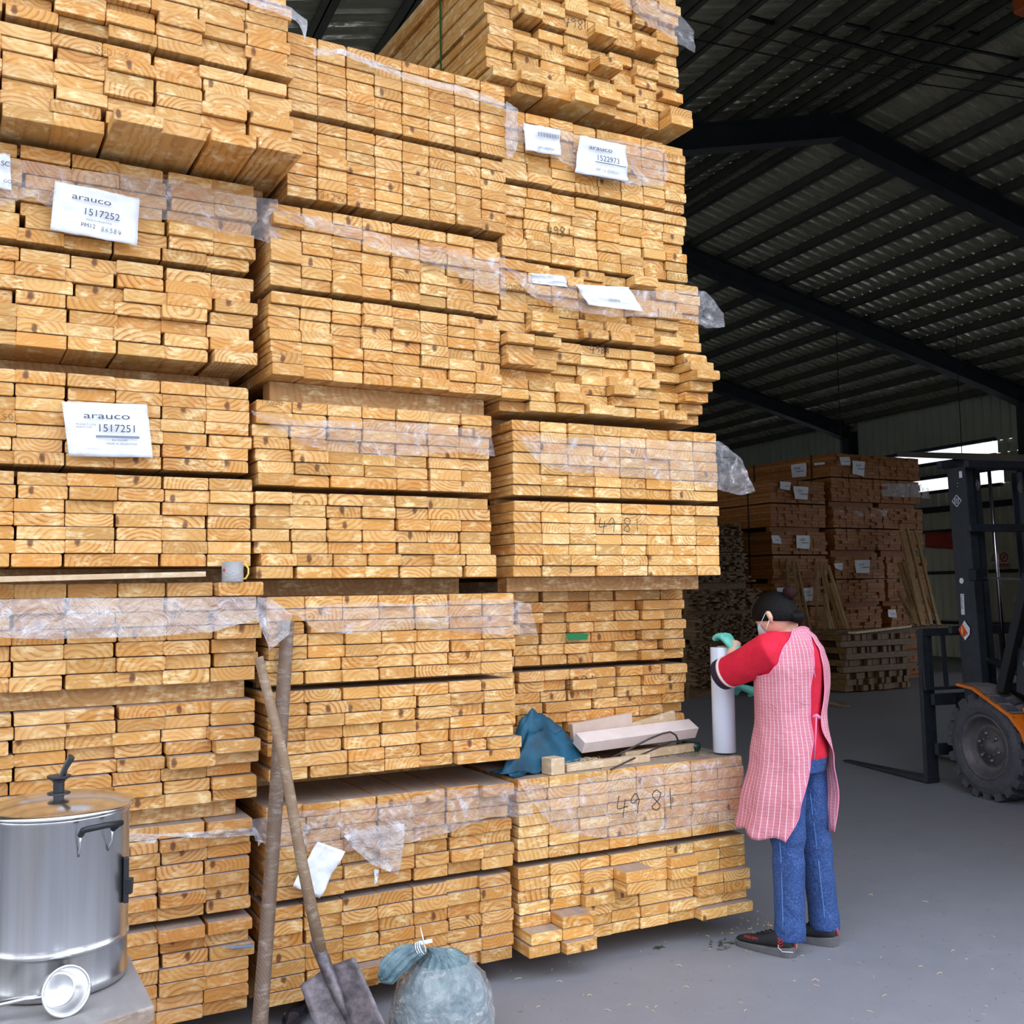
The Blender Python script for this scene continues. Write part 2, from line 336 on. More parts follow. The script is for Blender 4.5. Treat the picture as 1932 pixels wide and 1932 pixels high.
# rafters (I-beams, haunched at the columns) with columns
for v in (5.15, 9.85, 14.35, 19.3, 24.3):
    for s_ in (1, -1):
        ue = UR - 0.15 if s_ > 0 else UL + 0.15
        mb = MB()
        def prof(u_, dz): return bp(u_, v, zroof(u_) - 0.16 - dz)
        web = [(URID, .0), (ue, .0), (ue, .34), (ue - s_ * 1.2, .30), (URID, .30)]
        P = [prof(a, b) for a, b in web]; mb.prism([p - BV * .004 for p in P], BV, .01)
        for a, b in ((0, 1), (2, 3), (3, 4)):
            p, q = P[a], P[b]; n = (q - p).normalized().cross(BV)
            mb.add([p - BV * .11 - n * .007, p + BV * .11 - n * .007, q + BV * .11 - n * .007, q - BV * .11 - n * .007, p - BV * .11 + n * .007, p + BV * .11 + n * .007, q + BV * .11 + n * .007, q - BV * .11 + n * .007],
                   [(0, 1, 2, 3), (7, 6, 5, 4), (0, 4, 5, 1), (1, 5, 6, 2), (2, 6, 7, 3), (3, 7, 4, 0)])
        trim(mb)
    for uc in (UR - 0.2, UL + 0.2):
        mb = MB(); z = zroof(uc) - .25
        for a, b, c, d in ((-.15, .15, -.005, .005), (-.15, -.14, -.11, .11), (.14, .15, -.11, .11)):
            V = [bp(uc + p, v + q, zz) for zz in (0, z) for p, q in ((a, c), (b, c), (b, d), (a, d))]
            mb.add(V, [(0, 3, 2, 1), (4, 5, 6, 7), (0, 1, 5, 4), (1, 2, 6, 5), (2, 3, 7, 6), (3, 0, 4, 7)])
        trim(mb)
# walls: corrugated sheets with windows and added unseen openings for fill light; right wall split in courses
def wallstrip(mb, u0, va, vb, z0, z1f, mi=0, along='v', d=0.04):
    n = max(1, int(round((vb - va) / 0.225))); st = (vb - va) / n; V = []
    for i in range(n + 1):
        for dv, dd in (((0, 0), (st * .68, 0), (st * .78, d), (st * .9, d)) if i < n else ((0, 0),)):
            t = va + i * st + dv
            p, q = (bp(u0 - dd, t, z0), bp(u0 - dd, t, z1f(t))) if along == 'v' else (bp(t, u0 - dd, z0), bp(t, u0 - dd, z1f(t)))
            V += [p, q]
    mb.add(V, [(2 * i, 2 * i + 1, 2 * i + 3, 2 * i + 2) for i in range(len(V) // 2 - 1)], mi)
zt = zroof(UR) + .02
W1 = (onU(1884, 855, UR), onU(1700, 880, UR)); W2 = (onU(1893, 905, UR), onU(1700, 930, UR))
za1 = onU(1884, 855, UR)[2]; zb1 = onU(1884, 831, UR)[2]; za2 = onU(1770, 926, UR)[2]; zb2 = onU(1770, 903, UR)[2]
v1a, v1b = onU(1884, 855, UR)[1], 24.0; v2a, v2b = onU(1895, 900, UR)[1], 24.0
mb = MB(); c = lambda z: (lambda t: z)
wallstrip(mb, UR, V0, V1, zb1, c(zt), 0)
wallstrip(mb, UR, V0, v1a, za1, c(zb1), 0); wallstrip(mb, UR, v1b, V1, za1, c(zb1), 0)
wallstrip(mb, UR, V0, V1, zb2, c(za1), 0)
wallstrip(mb, UR, V0, v2a, za2, c(zb2), 0); wallstrip(mb, UR, v2b, V1, za2, c(zb2), 0)
wallstrip(mb, UR + .002, V0, 3.0, 0, c(za2), 1); wallstrip(mb, UR + .002, 11.0, V1, 0, c(za2), 1)  # gap left between the strips: unseen opening added to let fill light in
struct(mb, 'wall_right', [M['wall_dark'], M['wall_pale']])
for i, (va, vb, z0, z1) in enumerate(((v1a, v1b, za1, zb1), (v2a, v2b, za2, zb2))):
    mb = MB(); mb.beam(bp(UR + .03, va, (z0 + z1) / 2), bp(UR + .03, vb, (z0 + z1) / 2), 0.006, z1 - z0); struct(mb, 'window_%d' % (i + 1), M['glass'])
    for z in (z0 - .03, z1 + .03):
        mb = MB(); mb.beam(bp(UR - .08, va, z), bp(UR - .08, vb, z), 0.08, 0.07); trim(mb)
for py in (962, 1003, 1081):
    mb = MB(); z = onU(1770, py, UR)[2]; mb.beam(bp(UR - .08, 11.0, z), bp(UR - .08, V1, z), 0.06, 0.13 if py == 962 else 0.07); trim(mb)
mb = MB(); wallstrip(mb, V1, UL, UR, 0, zroof, 0, 'u'); struct(mb, 'wall_back', M['wall_dark'])
mb = MB(); wallstrip(mb, UL, V0, 5.5, 0, c(zroof(UL) + .02), 0); wallstrip(mb, UL, 5.5, 21.0, 3.9, c(zroof(UL) + .02), 0); wallstrip(mb, UL, 21.0, V1, 0, c(zroof(UL) + .02), 0); struct(mb, 'wall_left', M['wall_dark'])  # unseen opening added under the middle strip, widened to brighten the interior
mb = MB(); wallstrip(mb, V0, 5.0, UR, 0, zroof, 0, 'u'); struct(mb, 'wall_front_unseen', M['wall_dark'])  # unseen wall added to block daylight and keep the right side dim

# ------------------------------------------------------------------ lumber packs
_bc = {}
def board_mesh(bw, bh, L, var):
    key = (round(bw, 3), round(bh, 3), L, var)
    if key in _bc: return _bc[key]
    r = (0.0025, 0.0045, 0.007, 0.012)[var % 4]; x, z = bw / 2, bh / 2
    rr = R
    P = []
    for sx_, sz_, a0 in ((1, 1, 0), (-1, 1, 90), (-1, -1, 180), (1, -1, 270)):
        q = r * (1 if var != 3 or (sx_ > 0 and sz_ > 0) else .3)
        for a in (0, 30, 60, 90):
            t = math.radians(a0 + a); P.append((sx_ * (x - q) + q * math.cos(t), sz_ * (z - q) + q * math.sin(t)))
    n = len(P); V = []; e = 0.0015
    V += [(px * (1 - e / x), 0, pz * (1 - e / z)) for px, pz in P] + [(px, e, pz) for px, pz in P] + [(px, L, pz) for px, pz in P]
    Fc = [tuple(range(n))]
    for k in range(2): Fc += [(k * n + i, (k + 1) * n + i, (k + 1) * n + (i + 1) % n, k * n + (i + 1) % n) for i in range(n)]
    Fc.append(tuple(2 * n + i for i in reversed(range(n))))
    me = bpy.data.meshes.new('board'); me.from_pydata(V, [], Fc); me.materials.append(M['pine'])
    _bc[key] = me; return me
class Pack:
    def __init__(s, label, x0, x1, y, zb, zt, nc, halves, yaw=0, tint=(1, 1, 1), prot=None, jy=.006, jx=.003, seed=0, wob=0.0, hidden=12, L=2.44, shift=None):
        s.x0, s.y, s.zb = x0, y, zb; s.yaw = math.radians(yaw); rr = random.Random(seed)
        s.ex = Vector((math.cos(s.yaw), math.sin(s.yaw), 0)); s.ez = Vector((0, 0, 1)); s.en = Vector((math.sin(s.yaw), -math.cos(s.yaw), 0))
        W = x1 - x0; s.W = W; s.Ht = zt - zb
        s.o = Vector((x0, y - 0.5 * W * math.sin(s.yaw), zb))
        s.root = empty('lumber_pack', s.o, label, 'lumber pack', 'lumber packs in the front stacks'); s.root.location = s.o
        nrow = sum(halves); gap = 0.022; bh = (s.Ht - gap * (len(halves) - 1)) / nrow; bw = W / nc
        z = bh / 2; n = 0; rest = MB(); ntot = nrow * nc; skip = ntot - 100 if ntot > 100 else 0
        ri = 0
        for hi, hn in enumerate(halves):
            for r_ in range(hn):
                sh = rr.uniform(-jx, jx) * 1.2 + (shift or {}).get(ri, 0); rp = rr.gauss(0, wob)
                xs = sh
                for c_ in range(nc):
                    w2 = bw - 0.0028 - (0.002 if rr.random() < .2 else 0); xs = c_ * bw + sh + rr.uniform(-jx, jx)
                    d = rr.gauss(0, jy) + rp + (prot or {}).get((ri, c_), 0)
                    if rr.random() < .05: d += rr.choice((-1, 1)) * jy * 2.5
                    p = s.o + s.ex * (xs + bw / 2) + s.ez * (z + rr.uniform(-.0006, .0006)) + s.en * d
                    var = rr.choice((0, 0, 1, 1, 1, 2, 2, 3)); me = board_mesh(w2, bh - 0.0024, L, var)
                    t = rr.uniform(.9, 1.06); g = rr.uniform(-.03, .03)
                    if c_ == 0 and skip > 0 and ri not in (1, 3):
                        skip -= 1; Tm = Matrix.Translation(p) @ Matrix.Rotation(s.yaw, 4, 'Z')
                        rest.add([Tm @ v.co for v in me.vertices], [tuple(f.vertices) for f in me.polygons]); continue
                    b = bpy.data.objects.new('board', me); COL.objects.link(b); b.parent = s.root; b.location = p - s.o
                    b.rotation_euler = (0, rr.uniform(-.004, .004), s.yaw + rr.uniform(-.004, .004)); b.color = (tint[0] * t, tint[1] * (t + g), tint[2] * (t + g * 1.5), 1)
                z += bh; ri += 1
            z += gap
        if rest.v:
            o = rest.build('board_rows', M['pine_front_i'], s.root, kind='stuff')
        # thin stickers between the halves
        if len(halves) > 1:
            zz = halves[0] * bh
            for k, dy in enumerate((.22, 1.2, 2.3)):
                mb = MB(); a = s.o + s.ex * .01 - s.en * dy + s.ez * (zz + .011); mb.beam(a, a + s.ex * (W - .02), .05, .02); mb.build('sticker', M['pine_i2'], s.root)
    def P(s, a, d, h): return s.o + s.ex * a + s.en * d + s.ez * h
    def px(s, x, y, d=0.0): return onp(x, y, s.o + s.en * d, s.en)
    def film(s, top, bot, d=.022, m='film', name='plastic_wrap', nz=14, seed=0, amp=.008, ends=True):
        rr = random.Random(seed)
        def samp(pl, n):
            L = [0]
            for i in range(1, len(pl)): L.append(L[-1] + math.dist(pl[i], pl[i - 1]))
            out = []
            for k in range(n + 1):
                t = L[-1] * k / n; i = 0
                while i < len(L) - 2 and L[i + 1] < t: i += 1
                f = (t - L[i]) / max(1e-6, L[i + 1] - L[i]); out.append((pl[i][0] + (pl[i + 1][0] - pl[i][0]) * f, pl[i][1] + (pl[i + 1][1] - pl[i][1]) * f))
            return out
        n = max(20, int(abs(top[-1][0] - top[0][0]) / 4)); A = samp(top, n); B = samp(bot, n); V = []
        for i in range(n + 1):
            for j in range(nz + 1):
                f = j / nz; x = A[i][0] + (B[i][0] - A[i][0]) * f; y = A[i][1] + (B[i][1] - A[i][1]) * f
                p = s.px(x, y, d)
                q = Vector((p.x * 9 + seed * 3, p.z * 9, 0)); cr = noise.noise(q) * 1.0 + noise.noise(q * 3.1) * .5
                rg = 1 - abs(noise.noise(q * 1.7 + Vector((7, 3, 0)))) * 3
                p = p + s.en * (cr * amp + max(0, rg) * amp * .9 + amp)
                V.append(p)
        mb = MB(); mb.add(V, [(i * (nz + 1) + j, i * (nz + 1) + j + 1, (i + 1) * (nz + 1) + j + 1, (i + 1) * (nz + 1) + j) for i in range(n) for j in range(nz)])
        return mb.build(name, M[m], s.root, smooth=True)
    def label(s, quad, d=.045, seed=0, name='paper_label', m='paper'):
        A = [s.px(x, y, d) for x, y in quad]; n = 14; V = []; Nn = s.en
        for i in range(n + 1):
            for j in range(n + 1):
                a, b = i / n, j / n
                p = (A[0] * (1 - a) + A[1] * a) * (1 - b) + (A[3] * (1 - a) + A[2] * a) * b
                q = Vector((a * 3 + seed, b * 3, 0)); V.append(p + Nn * (noise.noise(q) * .012 - .006 + .006 * noise.noise(q * 2.7)) - Nn * .0)
        mb = MB(); mb.add(V, [(i * (n + 1) + j, i * (n + 1) + j + 1, (i + 1) * (n + 1) + j + 1, (i + 1) * (n + 1) + j) for i in range(n) for j in range(n)])
        o = mb.build(name, M[m], s.root, smooth=True); so_ = o.modifiers.new('thick', 'SOLIDIFY'); so_.thickness = .0006
        return o, A[3], (A[2] - A[3]), (A[0] - A[3])
M['pine_front_i'] = wood('pine_board_rows', island=True, dust=True); M['pine_i2'] = wood('pine_sticker', island=True, base=(205, 160, 104))
YF = 3.79
HH = (7, 7)
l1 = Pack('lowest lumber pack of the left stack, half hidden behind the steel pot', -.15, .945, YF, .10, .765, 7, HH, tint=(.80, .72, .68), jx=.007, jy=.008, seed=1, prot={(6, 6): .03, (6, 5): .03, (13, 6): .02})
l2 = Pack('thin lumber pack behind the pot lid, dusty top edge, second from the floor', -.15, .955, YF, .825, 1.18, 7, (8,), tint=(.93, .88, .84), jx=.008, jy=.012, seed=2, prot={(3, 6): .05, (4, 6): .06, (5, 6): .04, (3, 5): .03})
l3 = Pack('thin lumber pack carrying the glass mug, milky plastic strip across it', -.16, .965, YF, 1.245, 1.60, 7, (7,), tint=(.97, .93, .88), jx=.007, jy=.007, seed=3, prot={(6, 6): .07, (4, 6): .05, (3, 6): .05})
l4 = Pack('left stack lumber pack with the label printed 1517251', -.155, .94, YF, 1.655, 2.315, 7, HH, tint=(1, .97, .93), jx=.006, jy=.004, seed=4)
l5 = Pack('left stack lumber pack with the crumpled label printed 1517252', -.16, .95, YF, 2.395, 3.085, 7, HH, tint=(1.02, 1, .95), jx=.010, jy=.008, seed=5, prot={(0, 3): .01}, yaw=.5)
l6 = Pack('topmost lumber pack of the left stack, four bottom boards sticking out', -.08, 1.045, YF - .15, 3.11, 3.775, 7, HH, tint=(1.02, 1.0, .96), jx=.008, jy=.01, seed=6, prot={(0, 3): .12, (0, 4): .12, (0, 5): .12, (0, 6): .12}, yaw=1)
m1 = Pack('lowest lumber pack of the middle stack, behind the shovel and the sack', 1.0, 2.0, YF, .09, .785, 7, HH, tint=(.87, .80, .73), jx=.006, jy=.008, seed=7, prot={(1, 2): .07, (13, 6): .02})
m2 = Pack('second lumber pack up in the middle stack, behind the shovel handle top', 1.0, 2.02, YF - .01, .875, 1.545, 7, HH, tint=(1, .95, .88), jx=.006, jy=.006, seed=8, prot={(0, 6): .03, (1, 6): .02, (0, 5): .02}, shift={0: .015, 1: .012})
m3 = Pack('third lumber pack up in the middle stack, plastic strip sagging at its left', .955, 1.925, YF, 1.61, 2.275, 7, HH, tint=(1, .96, .88), jx=.006, jy=.006, seed=9, prot={(1, 5): .02, (1, 6): .02}, shift={0: .012, 1: .015})
m4 = Pack('fourth lumber pack up in the middle stack, overhanging the pack marked 170220', 1.0, 1.98, YF - .02, 2.36, 3.02, 8, HH, tint=(1.03, 1, .93), jx=.003, jy=.008, seed=10, yaw=1.6, L=2.2, prot={(0, 0): .02, (1, 0): .02})
m5 = Pack('topmost lumber pack of the middle stack, thin plastic strip along its top', 1.065, 2.015, YF - .02, 3.055, 3.70, 8, HH, tint=(1.02, .97, .88), jx=.002, jy=.003, seed=11, yaw=1.6, L=2.2)
r1 = Pack('lowest lumber pack of the right stack, plastic marked 4981, carrying the film roll', 2.03, 3.20, YF, .10, .785, 8, HH, tint=(1.10, 1.10, 1.06), jx=.003, jy=.004, seed=12, yaw=-.5,
          prot={(5, 3): .12, (4, 3): .12, (2, 1): .10, (1, 1): .09, (0, 1): .12, (1, 0): .09, (0, 0): .09, (0, 6): .05, (0, 7): .05, (3, 6): .03, (2, 6): .03, (3, 7): .04, (2, 7): .04, (5, 5): .03, (4, 5): .02, (5, 2): .03, (4, 2): .03, (3, 2): .03})
r2 = Pack('set-back lumber pack behind the clutter of battens, green paint on one board', 2.03, 3.09, 4.05, .87, 1.548, 8, HH, tint=(1.0, .95, .88), jx=.010, jy=.012, seed=13, prot={(5, 6): .03, (6, 7): .03})
r3 = Pack('lumber pack of the right stack at head height, neat ends marked 49 81', 2.035, 3.105, YF, 1.61, 2.27, 8, HH, tint=(1.12, 1.13, 1.10), jx=.002, jy=.004, seed=14, yaw=-1)
r4 = Pack('lumber pack with ragged ends sticking out and two folded white labels', 1.985, 3.03, YF, 2.31, 2.955, 8, HH, tint=(1.05, 1.03, .93), jx=.006, jy=.02, seed=15, yaw=-1,
          prot={(5, 7): .11, (4, 7): .11, (3, 7): .08, (2, 7): .06, (3, 5): .05, (2, 4): .07, (3, 4): .06, (6, 0): .06, (5, 0): .06, (4, 0): .06, (6, 1): .05, (5, 1): .05, (4, 1): .04, (8, 1): .06, (8, 4): .04, (8, 5): .04, (7, 3): .03})
r5 = Pack('lumber pack with the label printed 1522973', 2.0, 2.965, YF, 2.965, 3.615, 8, HH, tint=(1.05, 1.02, .9), jx=.003, jy=.005, seed=16, yaw=-1, shift={2: -.01, 3: -.01, 4: -.012})
r6 = Pack('topmost lumber pack of the right stack, frayed bottom boards, green strap', 1.935, 2.965, YF, 3.68, 4.40, 8, (7, 8), tint=(1.06, 1.03, .9), jx=.006, jy=.016, seed=17, yaw=1.5,
          prot={(0, 7): .09, (1, 7): .1, (1, 5): .04, (0, 2): .07, (1, 2): .02, (0, 3): .06, (0, 4): .04, (2, 4): .05, (4, 4): .1, (3, 7): .05, (1, 4): .07, (5, 3): .03})
packs = dict(l1=l1, l2=l2, l3=l3, l4=l4, l5=l5, l6=l6, m1=m1, m2=m2, m3=m3, m4=m4, m5=m5, r1=r1, r2=r2, r3=r3, r4=r4, r5=r5, r6=r6)
# crosswise bearers under the packs
def bearer(pk, zb, h, label, a0=.03, a1=-.03, d=-.05, wd=.09):
    a = pk.P(a0, d - wd / 2, 0); b = pk.P(pk.W + a1, d - wd / 2, 0); a.z = b.z = zb + h / 2
    mb = MB(); mb.beam(a, b, wd, h); o = mb.build('timber_bearer', M['pine_i2'], origin=(a + b) / 2, bevel=.002)
    tag(o, label, 'timber', 'crosswise bearers under the lumber packs'); return o
for pk, zb, h, nm in ((l1, 0, .1, 'the lowest pack of the left stack'), (m1, 0, .09, 'the lowest pack of the middle stack'), (r1, 0, .1, 'the lowest pack of the right stack'),
    (l2, .765, .06, 'the thin pack behind the pot lid'), (l3, 1.18, .065, 'the thin pack with the mug'), (l4, 1.6, .055, 'the pack labelled 1517251'), (l5, 2.315, .08, 'the pack labelled 1517252'), (l6, 3.085, .025, 'the topmost pack of the left stack'),
    (m2, .785, .09, 'the second pack of the middle stack'), (m3, 1.545, .065, 'the third pack of the middle stack'), (m4, 2.275, .085, 'the fourth pack of the middle stack'), (m5, 3.02, .035, 'the topmost pack of the middle stack'),
    (r2, .785, .085, 'the set-back pack of the right stack'), (r3, 1.548, .062, 'the pack marked 49 81'), (r4, 2.27, .04, 'the ragged pack with two folded labels'), (r6, 3.615, .065, 'the topmost pack of the right stack')):
    low = zb == 0
    bearer(pk, zb, h, 'crosswise front timber bearer under ' + nm, d=-.35 if low else -.13 if pk is r3 else -.06 if pk in (l2, l3) else -.10 if pk is m4 else -.45 if pk in (m2, m5, r2) else -.25, a1=-.03 if pk is not l2 else -.05)
    bearer(pk, zb, h, 'crosswise rear timber bearer under ' + nm, d=-1.9)
# film strips
l6.film([(420, -32), (480, -12), (540, 12), (578, 40)], [(420, -8), (480, 12), (540, 34), (576, 56)], seed=1, m='film2')
l6.film([(562, 38), (570, 40), (578, 44)], [(566, 56), (573, 82), (577, 58)], seed=2, m='film2', nz=6)
l5.film([(0, 300), (72, 308), (130, 322), (240, 330), (345, 345), (400, 357), (470, 372), (522, 378)], [(0, 392), (60, 372), (100, 400), (190, 410), (270, 415), (335, 418), (400, 435), (470, 450), (531, 466)], seed=3)
l3.film([(-20, 1131), (120, 1128), (250, 1128), (390, 1127), (483, 1126)], [(-20, 1202), (60, 1205), (120, 1205), (300, 1200), (388, 1192), (396, 1193), (440, 1180), (486, 1170)], seed=4, m='film2', d=.075)
l3.film([(482, 1126), (510, 1130), (545, 1160)], [(482, 1168), (505, 1226), (540, 1196)], seed=5, m='film2', d=.08, nz=10, amp=.02)
l1.film([(236, 1570), (300, 1572), (400, 1566), (480, 1560), (495, 1585)], [(236, 1584), (290, 1590), (300, 1576), (400, 1580), (485, 1575), (486, 1596)], seed=31, m='film2')
m5.film([(590, 94), (640, 96), (700, 113), (760, 140), (850, 160), (935, 188), (968, 205)], [(590, 108), (640, 106), (700, 128), (760, 150), (850, 175), (935, 203), (958, 212)], seed=6, m='film2')
m5.film([(948, 196), (960, 198), (972, 212)], [(952, 300), (962, 302), (974, 270)], seed=7, m='film2', amp=.015)
m4.film([(523, 398), (600, 410), (700, 438), (800, 465), (870, 473), (910, 490), (950, 485)], [(530, 412), (600, 435), (700, 468), (800, 497), (860, 515), (900, 545), (952, 560)], seed=8)
m3.film([(472, 775), (500, 783), (550, 793), (700, 796), (800, 800), (870, 808), (922, 812)], [(474, 782), (520, 810), (570, 840), (620, 850), (745, 863), (800, 858), (870, 853), (931, 862)], seed=9)
m2.film([(497, 1135), (540, 1148), (600, 1140), (700, 1135), (770, 1140), (860, 1132), (960, 1130), (998, 1140)], [(500, 1145), (560, 1162), (600, 1193), (680, 1196), (760, 1183), (850, 1190), (930, 1197), (1012, 1198)], seed=10, d=.035)
m1.film([(470, 1545), (560, 1530), (620, 1525), (760, 1508), (830, 1490), (900, 1485), (965, 1480), (1000, 1500)], [(480, 1585), (540, 1600), (640, 1612), (700, 1590), (770, 1590), (860, 1565), (920, 1540), (1005, 1540)], seed=11, d=.03)
m1.film([(645, 1575), (700, 1556), (762, 1554)], [(665, 1600), (700, 1630), (750, 1650)], seed=12, d=.045, nz=12, m='film2', amp=.012)
r1.film([(975, 1468), (1000, 1476), (1050, 1480), (1150, 1458), (1300, 1440), (1380, 1425), (1396, 1428)], [(985, 1490), (1040, 1560), (1070, 1571), (1150, 1582), (1250, 1573), (1300, 1565), (1385, 1550), (1412, 1555)], seed=13, d=.03)
r3.film([(975, 820), (1050, 825), (1150, 828), (1250, 832), (1355, 833), (1395, 865), (1420, 925)], [(978, 830), (1015, 875), (1060, 890), (1200, 900), (1300, 912), (1355, 925), (1395, 935), (1421, 928)], seed=14, d=.03)
r4.film([(950, 502), (990, 520), (1060, 540), (1150, 545), (1215, 550), (1300, 548), (1330, 550), (1362, 592)], [(955, 512), (1000, 558), (1060, 585), (1150, 598), (1250, 600), (1300, 603), (1330, 620), (1364, 618)], seed=15, d=.07)
r5.film([(975, 235), (1060, 245), (1090, 258), (1180, 270), (1250, 283), (1258, 305)], [(978, 270), (1050, 300), (1090, 330), (1190, 352), (1250, 352), (1257, 340)], seed=16)
r6.film([(1150, -14), (1210, -5), (1275, 20), (1306, 62)], [(1180, 14), (1230, 55), (1280, 85), (1308, 102)], seed=17, d=.04)
# printed labels
def put(lab, s_, fx, fy, size, m='ink', sx=1.0):
    o, org, ex, ez = lab; W = ex.length; Hh = ez.length; en = ex.cross(ez).normalized()
    printed(s_, org + ex * fx + ez * fy + en * .004, ex.normalized(), (ez - ex.normalized() * ez.dot(ex.normalized())).normalized(), size * Hh, M[m], o, sx=sx)
def bar(lab, fx0, fx1, fy0, fy1, m='greypanel', name='printed_bar'):
    o, org, ex, ez = lab; en = ex.cross(ez).normalized() * .005
    mb = MB(); mb.add([org + ex * a + ez * b + en for a, b in ((fx0, fy0), (fx1, fy0), (fx1, fy1), (fx0, fy1))], [(0, 1, 2, 3)]); return mb.build(name, M[m], o)
L = l4.label([(117, 757), (278, 763), (289, 863), (130, 860)], seed=1)
put(L, 'arauco', .22, .70, .17, 'ink', 1.75); put(L, '1517251', .36, .46, .20); bar(L, .34, .86, .345, .39); put(L, 'MU CO G1', .53, .353, .045, 'paper'); put(L, '45x132x2440', .52, .29, .05); put(L, 'MADE IN ARGENTINA', .45, .22, .055); put(L, 'PRODUCT CODE', .12, .57, .045); put(L, 'NUEVA CLAS', .12, .52, .045); put(L, '- --- --- --', .2, .12, .06)
L = l5.label([(104, 340), (264, 373), (259, 463), (95, 432)], seed=2, d=.055)
put(L, 'arauco', .20, .70, .17, 'ink', 1.6); put(L, '1517252', .34, .42, .20); put(L, 'MADE IN ARGENTINA', .38, .31, .05); put(L, 'PM12', .33, .17, .12)
script('86384', L[1] + L[2] * .56 + L[3] * .15, L[2].normalized(), L[3].normalized(), L[2].cross(L[3]).normalized(), .016, .0014, M['ink'], L[0])
L = l5.label([(-30, 282), (19, 290), (22, 358), (-30, 350)], seed=3, d=.05); put(L, 'SC', .6, .62, .2); put(L, 'GO', .7, .16, .13)
L = r5.label([(989, 231), (1057, 243), (1060, 293), (993, 283)], seed=4, d=.05)
for k in range(22): bar(L, .35 + k * .027, .35 + k * .027 + (.008 if k % 3 else .016), .56, .72, 'ink', 'printed_bar')
put(L, 'PM13009541', .33, .1, .13)
L = r5.label([(1095, 254), (1182, 274), (1187, 342), (1086, 324)], seed=5, d=.055)
put(L, 'arauco', .18, .66, .17, 'ink', 1.5); put(L, '1522973', .34, .40, .20); bar(L, .32, .9, .34, .36, 'ink')
script('PM 13 009541', L[1] + L[2] * .36 + L[3] * .12, L[2].normalized(), L[3].normalized(), L[2].cross(L[3]).normalized(), .014, .0012, M['ink'], L[0], adv=.8)
L = r4.label([(1001, 514), (1068, 520), (1072, 541), (1006, 534)], seed=6, d=.09); put(L, '1522', .45, .6, .3)
L = r4.label([(1086, 536), (1188, 541), (1216, 588), (1112, 575)], seed=7, d=.1); put(L, '1522974', .4, .3, .16)
L = m1.label([(600, 1588), (652, 1607), (604, 1696), (553, 1672)], seed=8, d=.055)
L = m1.label([(707, 1640), (716, 1642), (712, 1668), (708, 1670)], seed=9, d=.04, name='torn_paper')
# handwriting
def hw(pk, s_, x, y, hpx, x2=None, y2=None, d=.012, m='marker', adv=.85, pen=.0032):
    a = pk.px(x, y, d); b = pk.px(x, y - hpx, d); h = (b - a).length; k = 0
    ws = s_.split(' ')
    for w_ in ws[1:]: k += len(ws[0]) * adv + .5; script(w_, a + pk.ex * k * h, pk.ex, pk.ez, pk.en, h, pen, M[m], pk.root, adv=adv)
    return script(ws[0], a, pk.ex, pk.ez, pk.en, h, pen, M[m], pk.root, adv=adv)
hw(r6, '4981', 1062, 46, 18); hw(r4, '4981', 1112, 664, 14); hw(r3, '49 81', 1127, 1003, 26, d=.02); hw(r1, '49 81', 1160, 1540, 38, d=.085, pen=.0042)
hw(r5, '4981', 1030, 441, 17); hw(r5, '009352', 1252, 524, 11, pen=.0014); hw(r5, '9371', 1258, 300, 10, pen=.0014); hw(r4, '70477', 950, 546, 11, pen=.0012); hw(r2, '4981', 1064, 1300, 22, d=.02); hw(r2, '41009787', 1070, 1311, 12, pen=.0014, d=.02); hw(r1, '177500', 1243, 1607, 10, pen=.0012, d=.01)
hw(m3, '170220', 492, 762, 8, d=.01, pen=.0014); hw(m5, '481272', 594, 371, 12, pen=.0014, d=.01); hw(l6, '350158', 178, 98, 12, pen=.0012, d=.02); hw(l4, 'SOL', 3, 792, 12, pen=.0014, d=.012)
mb = MB(); a = [r2.px(*q, .035) for q in ((1066, 1196), (1072, 1208), (1108, 1207), (1110, 1196), (1090, 1194))]
mb.add(a, [(0, 1, 2, 3, 4)]); mb.build('green_paint_mark', M['green_paint'], r2.root)
# green strap on r6 side, folding over the pack
mb = MB(); x = .45
for q in (0,):
    a = r6.P(-.004, -x, 0); b = r6.P(-.004, -x, r6.Ht + .004); mb.beam(a, b, .016, .0015, up=r6.ex); c_ = r6.P(r6.W, -x, r6.Ht + .004); mb.beam(b, c_, .016, .0015)
mb.build('strap', mat('green_strap', srgb(38, 92, 44), .5), r6.root)
# ------------------------------------------------------------------ foreground: pot, table, ladle
def steel_mat(name, col, rough, aniso=True):
    t = NT(name); tc = t.n('TexCoord').outputs['Object']; mp = t.n('Mapping'); t.l(tc, mp.inputs[0]); mp.inputs['Scale'].default_value = (30, 30, 1.2)
    n = t.noise(mp.outputs[0], 1.5, 4, 0.6); t.b.inputs['Metallic'].default_value = 1; t.l(t.ramp(n, (0.3, tuple(c * .82 for c in srgb(*col)[:3]) + (1,)), (0.7, srgb(*col))), t.b.inputs['Base Color'])
    t.l(t.ramp(t.noise(tc, 3, 1, .4), (0.3, rough * .8), (0.7, rough * 1.3)), t.b.inputs['Roughness']); return t.m
M['inox'] = steel_mat('stainless_steel', (214, 214, 214), 0.24); M['inox2'] = steel_mat('polished_steel', (230, 230, 232), 0.16)
M['blackp'] = mat('black_plastic', srgb(28, 30, 34), 0.4)
TZ = 0.70; PC = onf(107, 1700, 2.335); PC.z = 0; PR = 0.154; PH = 0.378
Rt = lambda a: (RT * math.cos(a) - Vector((_fw.x, _fw.y, 0)).normalized() * math.sin(a))  # direction round the pot: a=0 image-right, a=90deg to the viewer
table = empty('wooden_table', (0.12, 2.35, 0), 'low dusty wooden table under the steel pot', 'table')
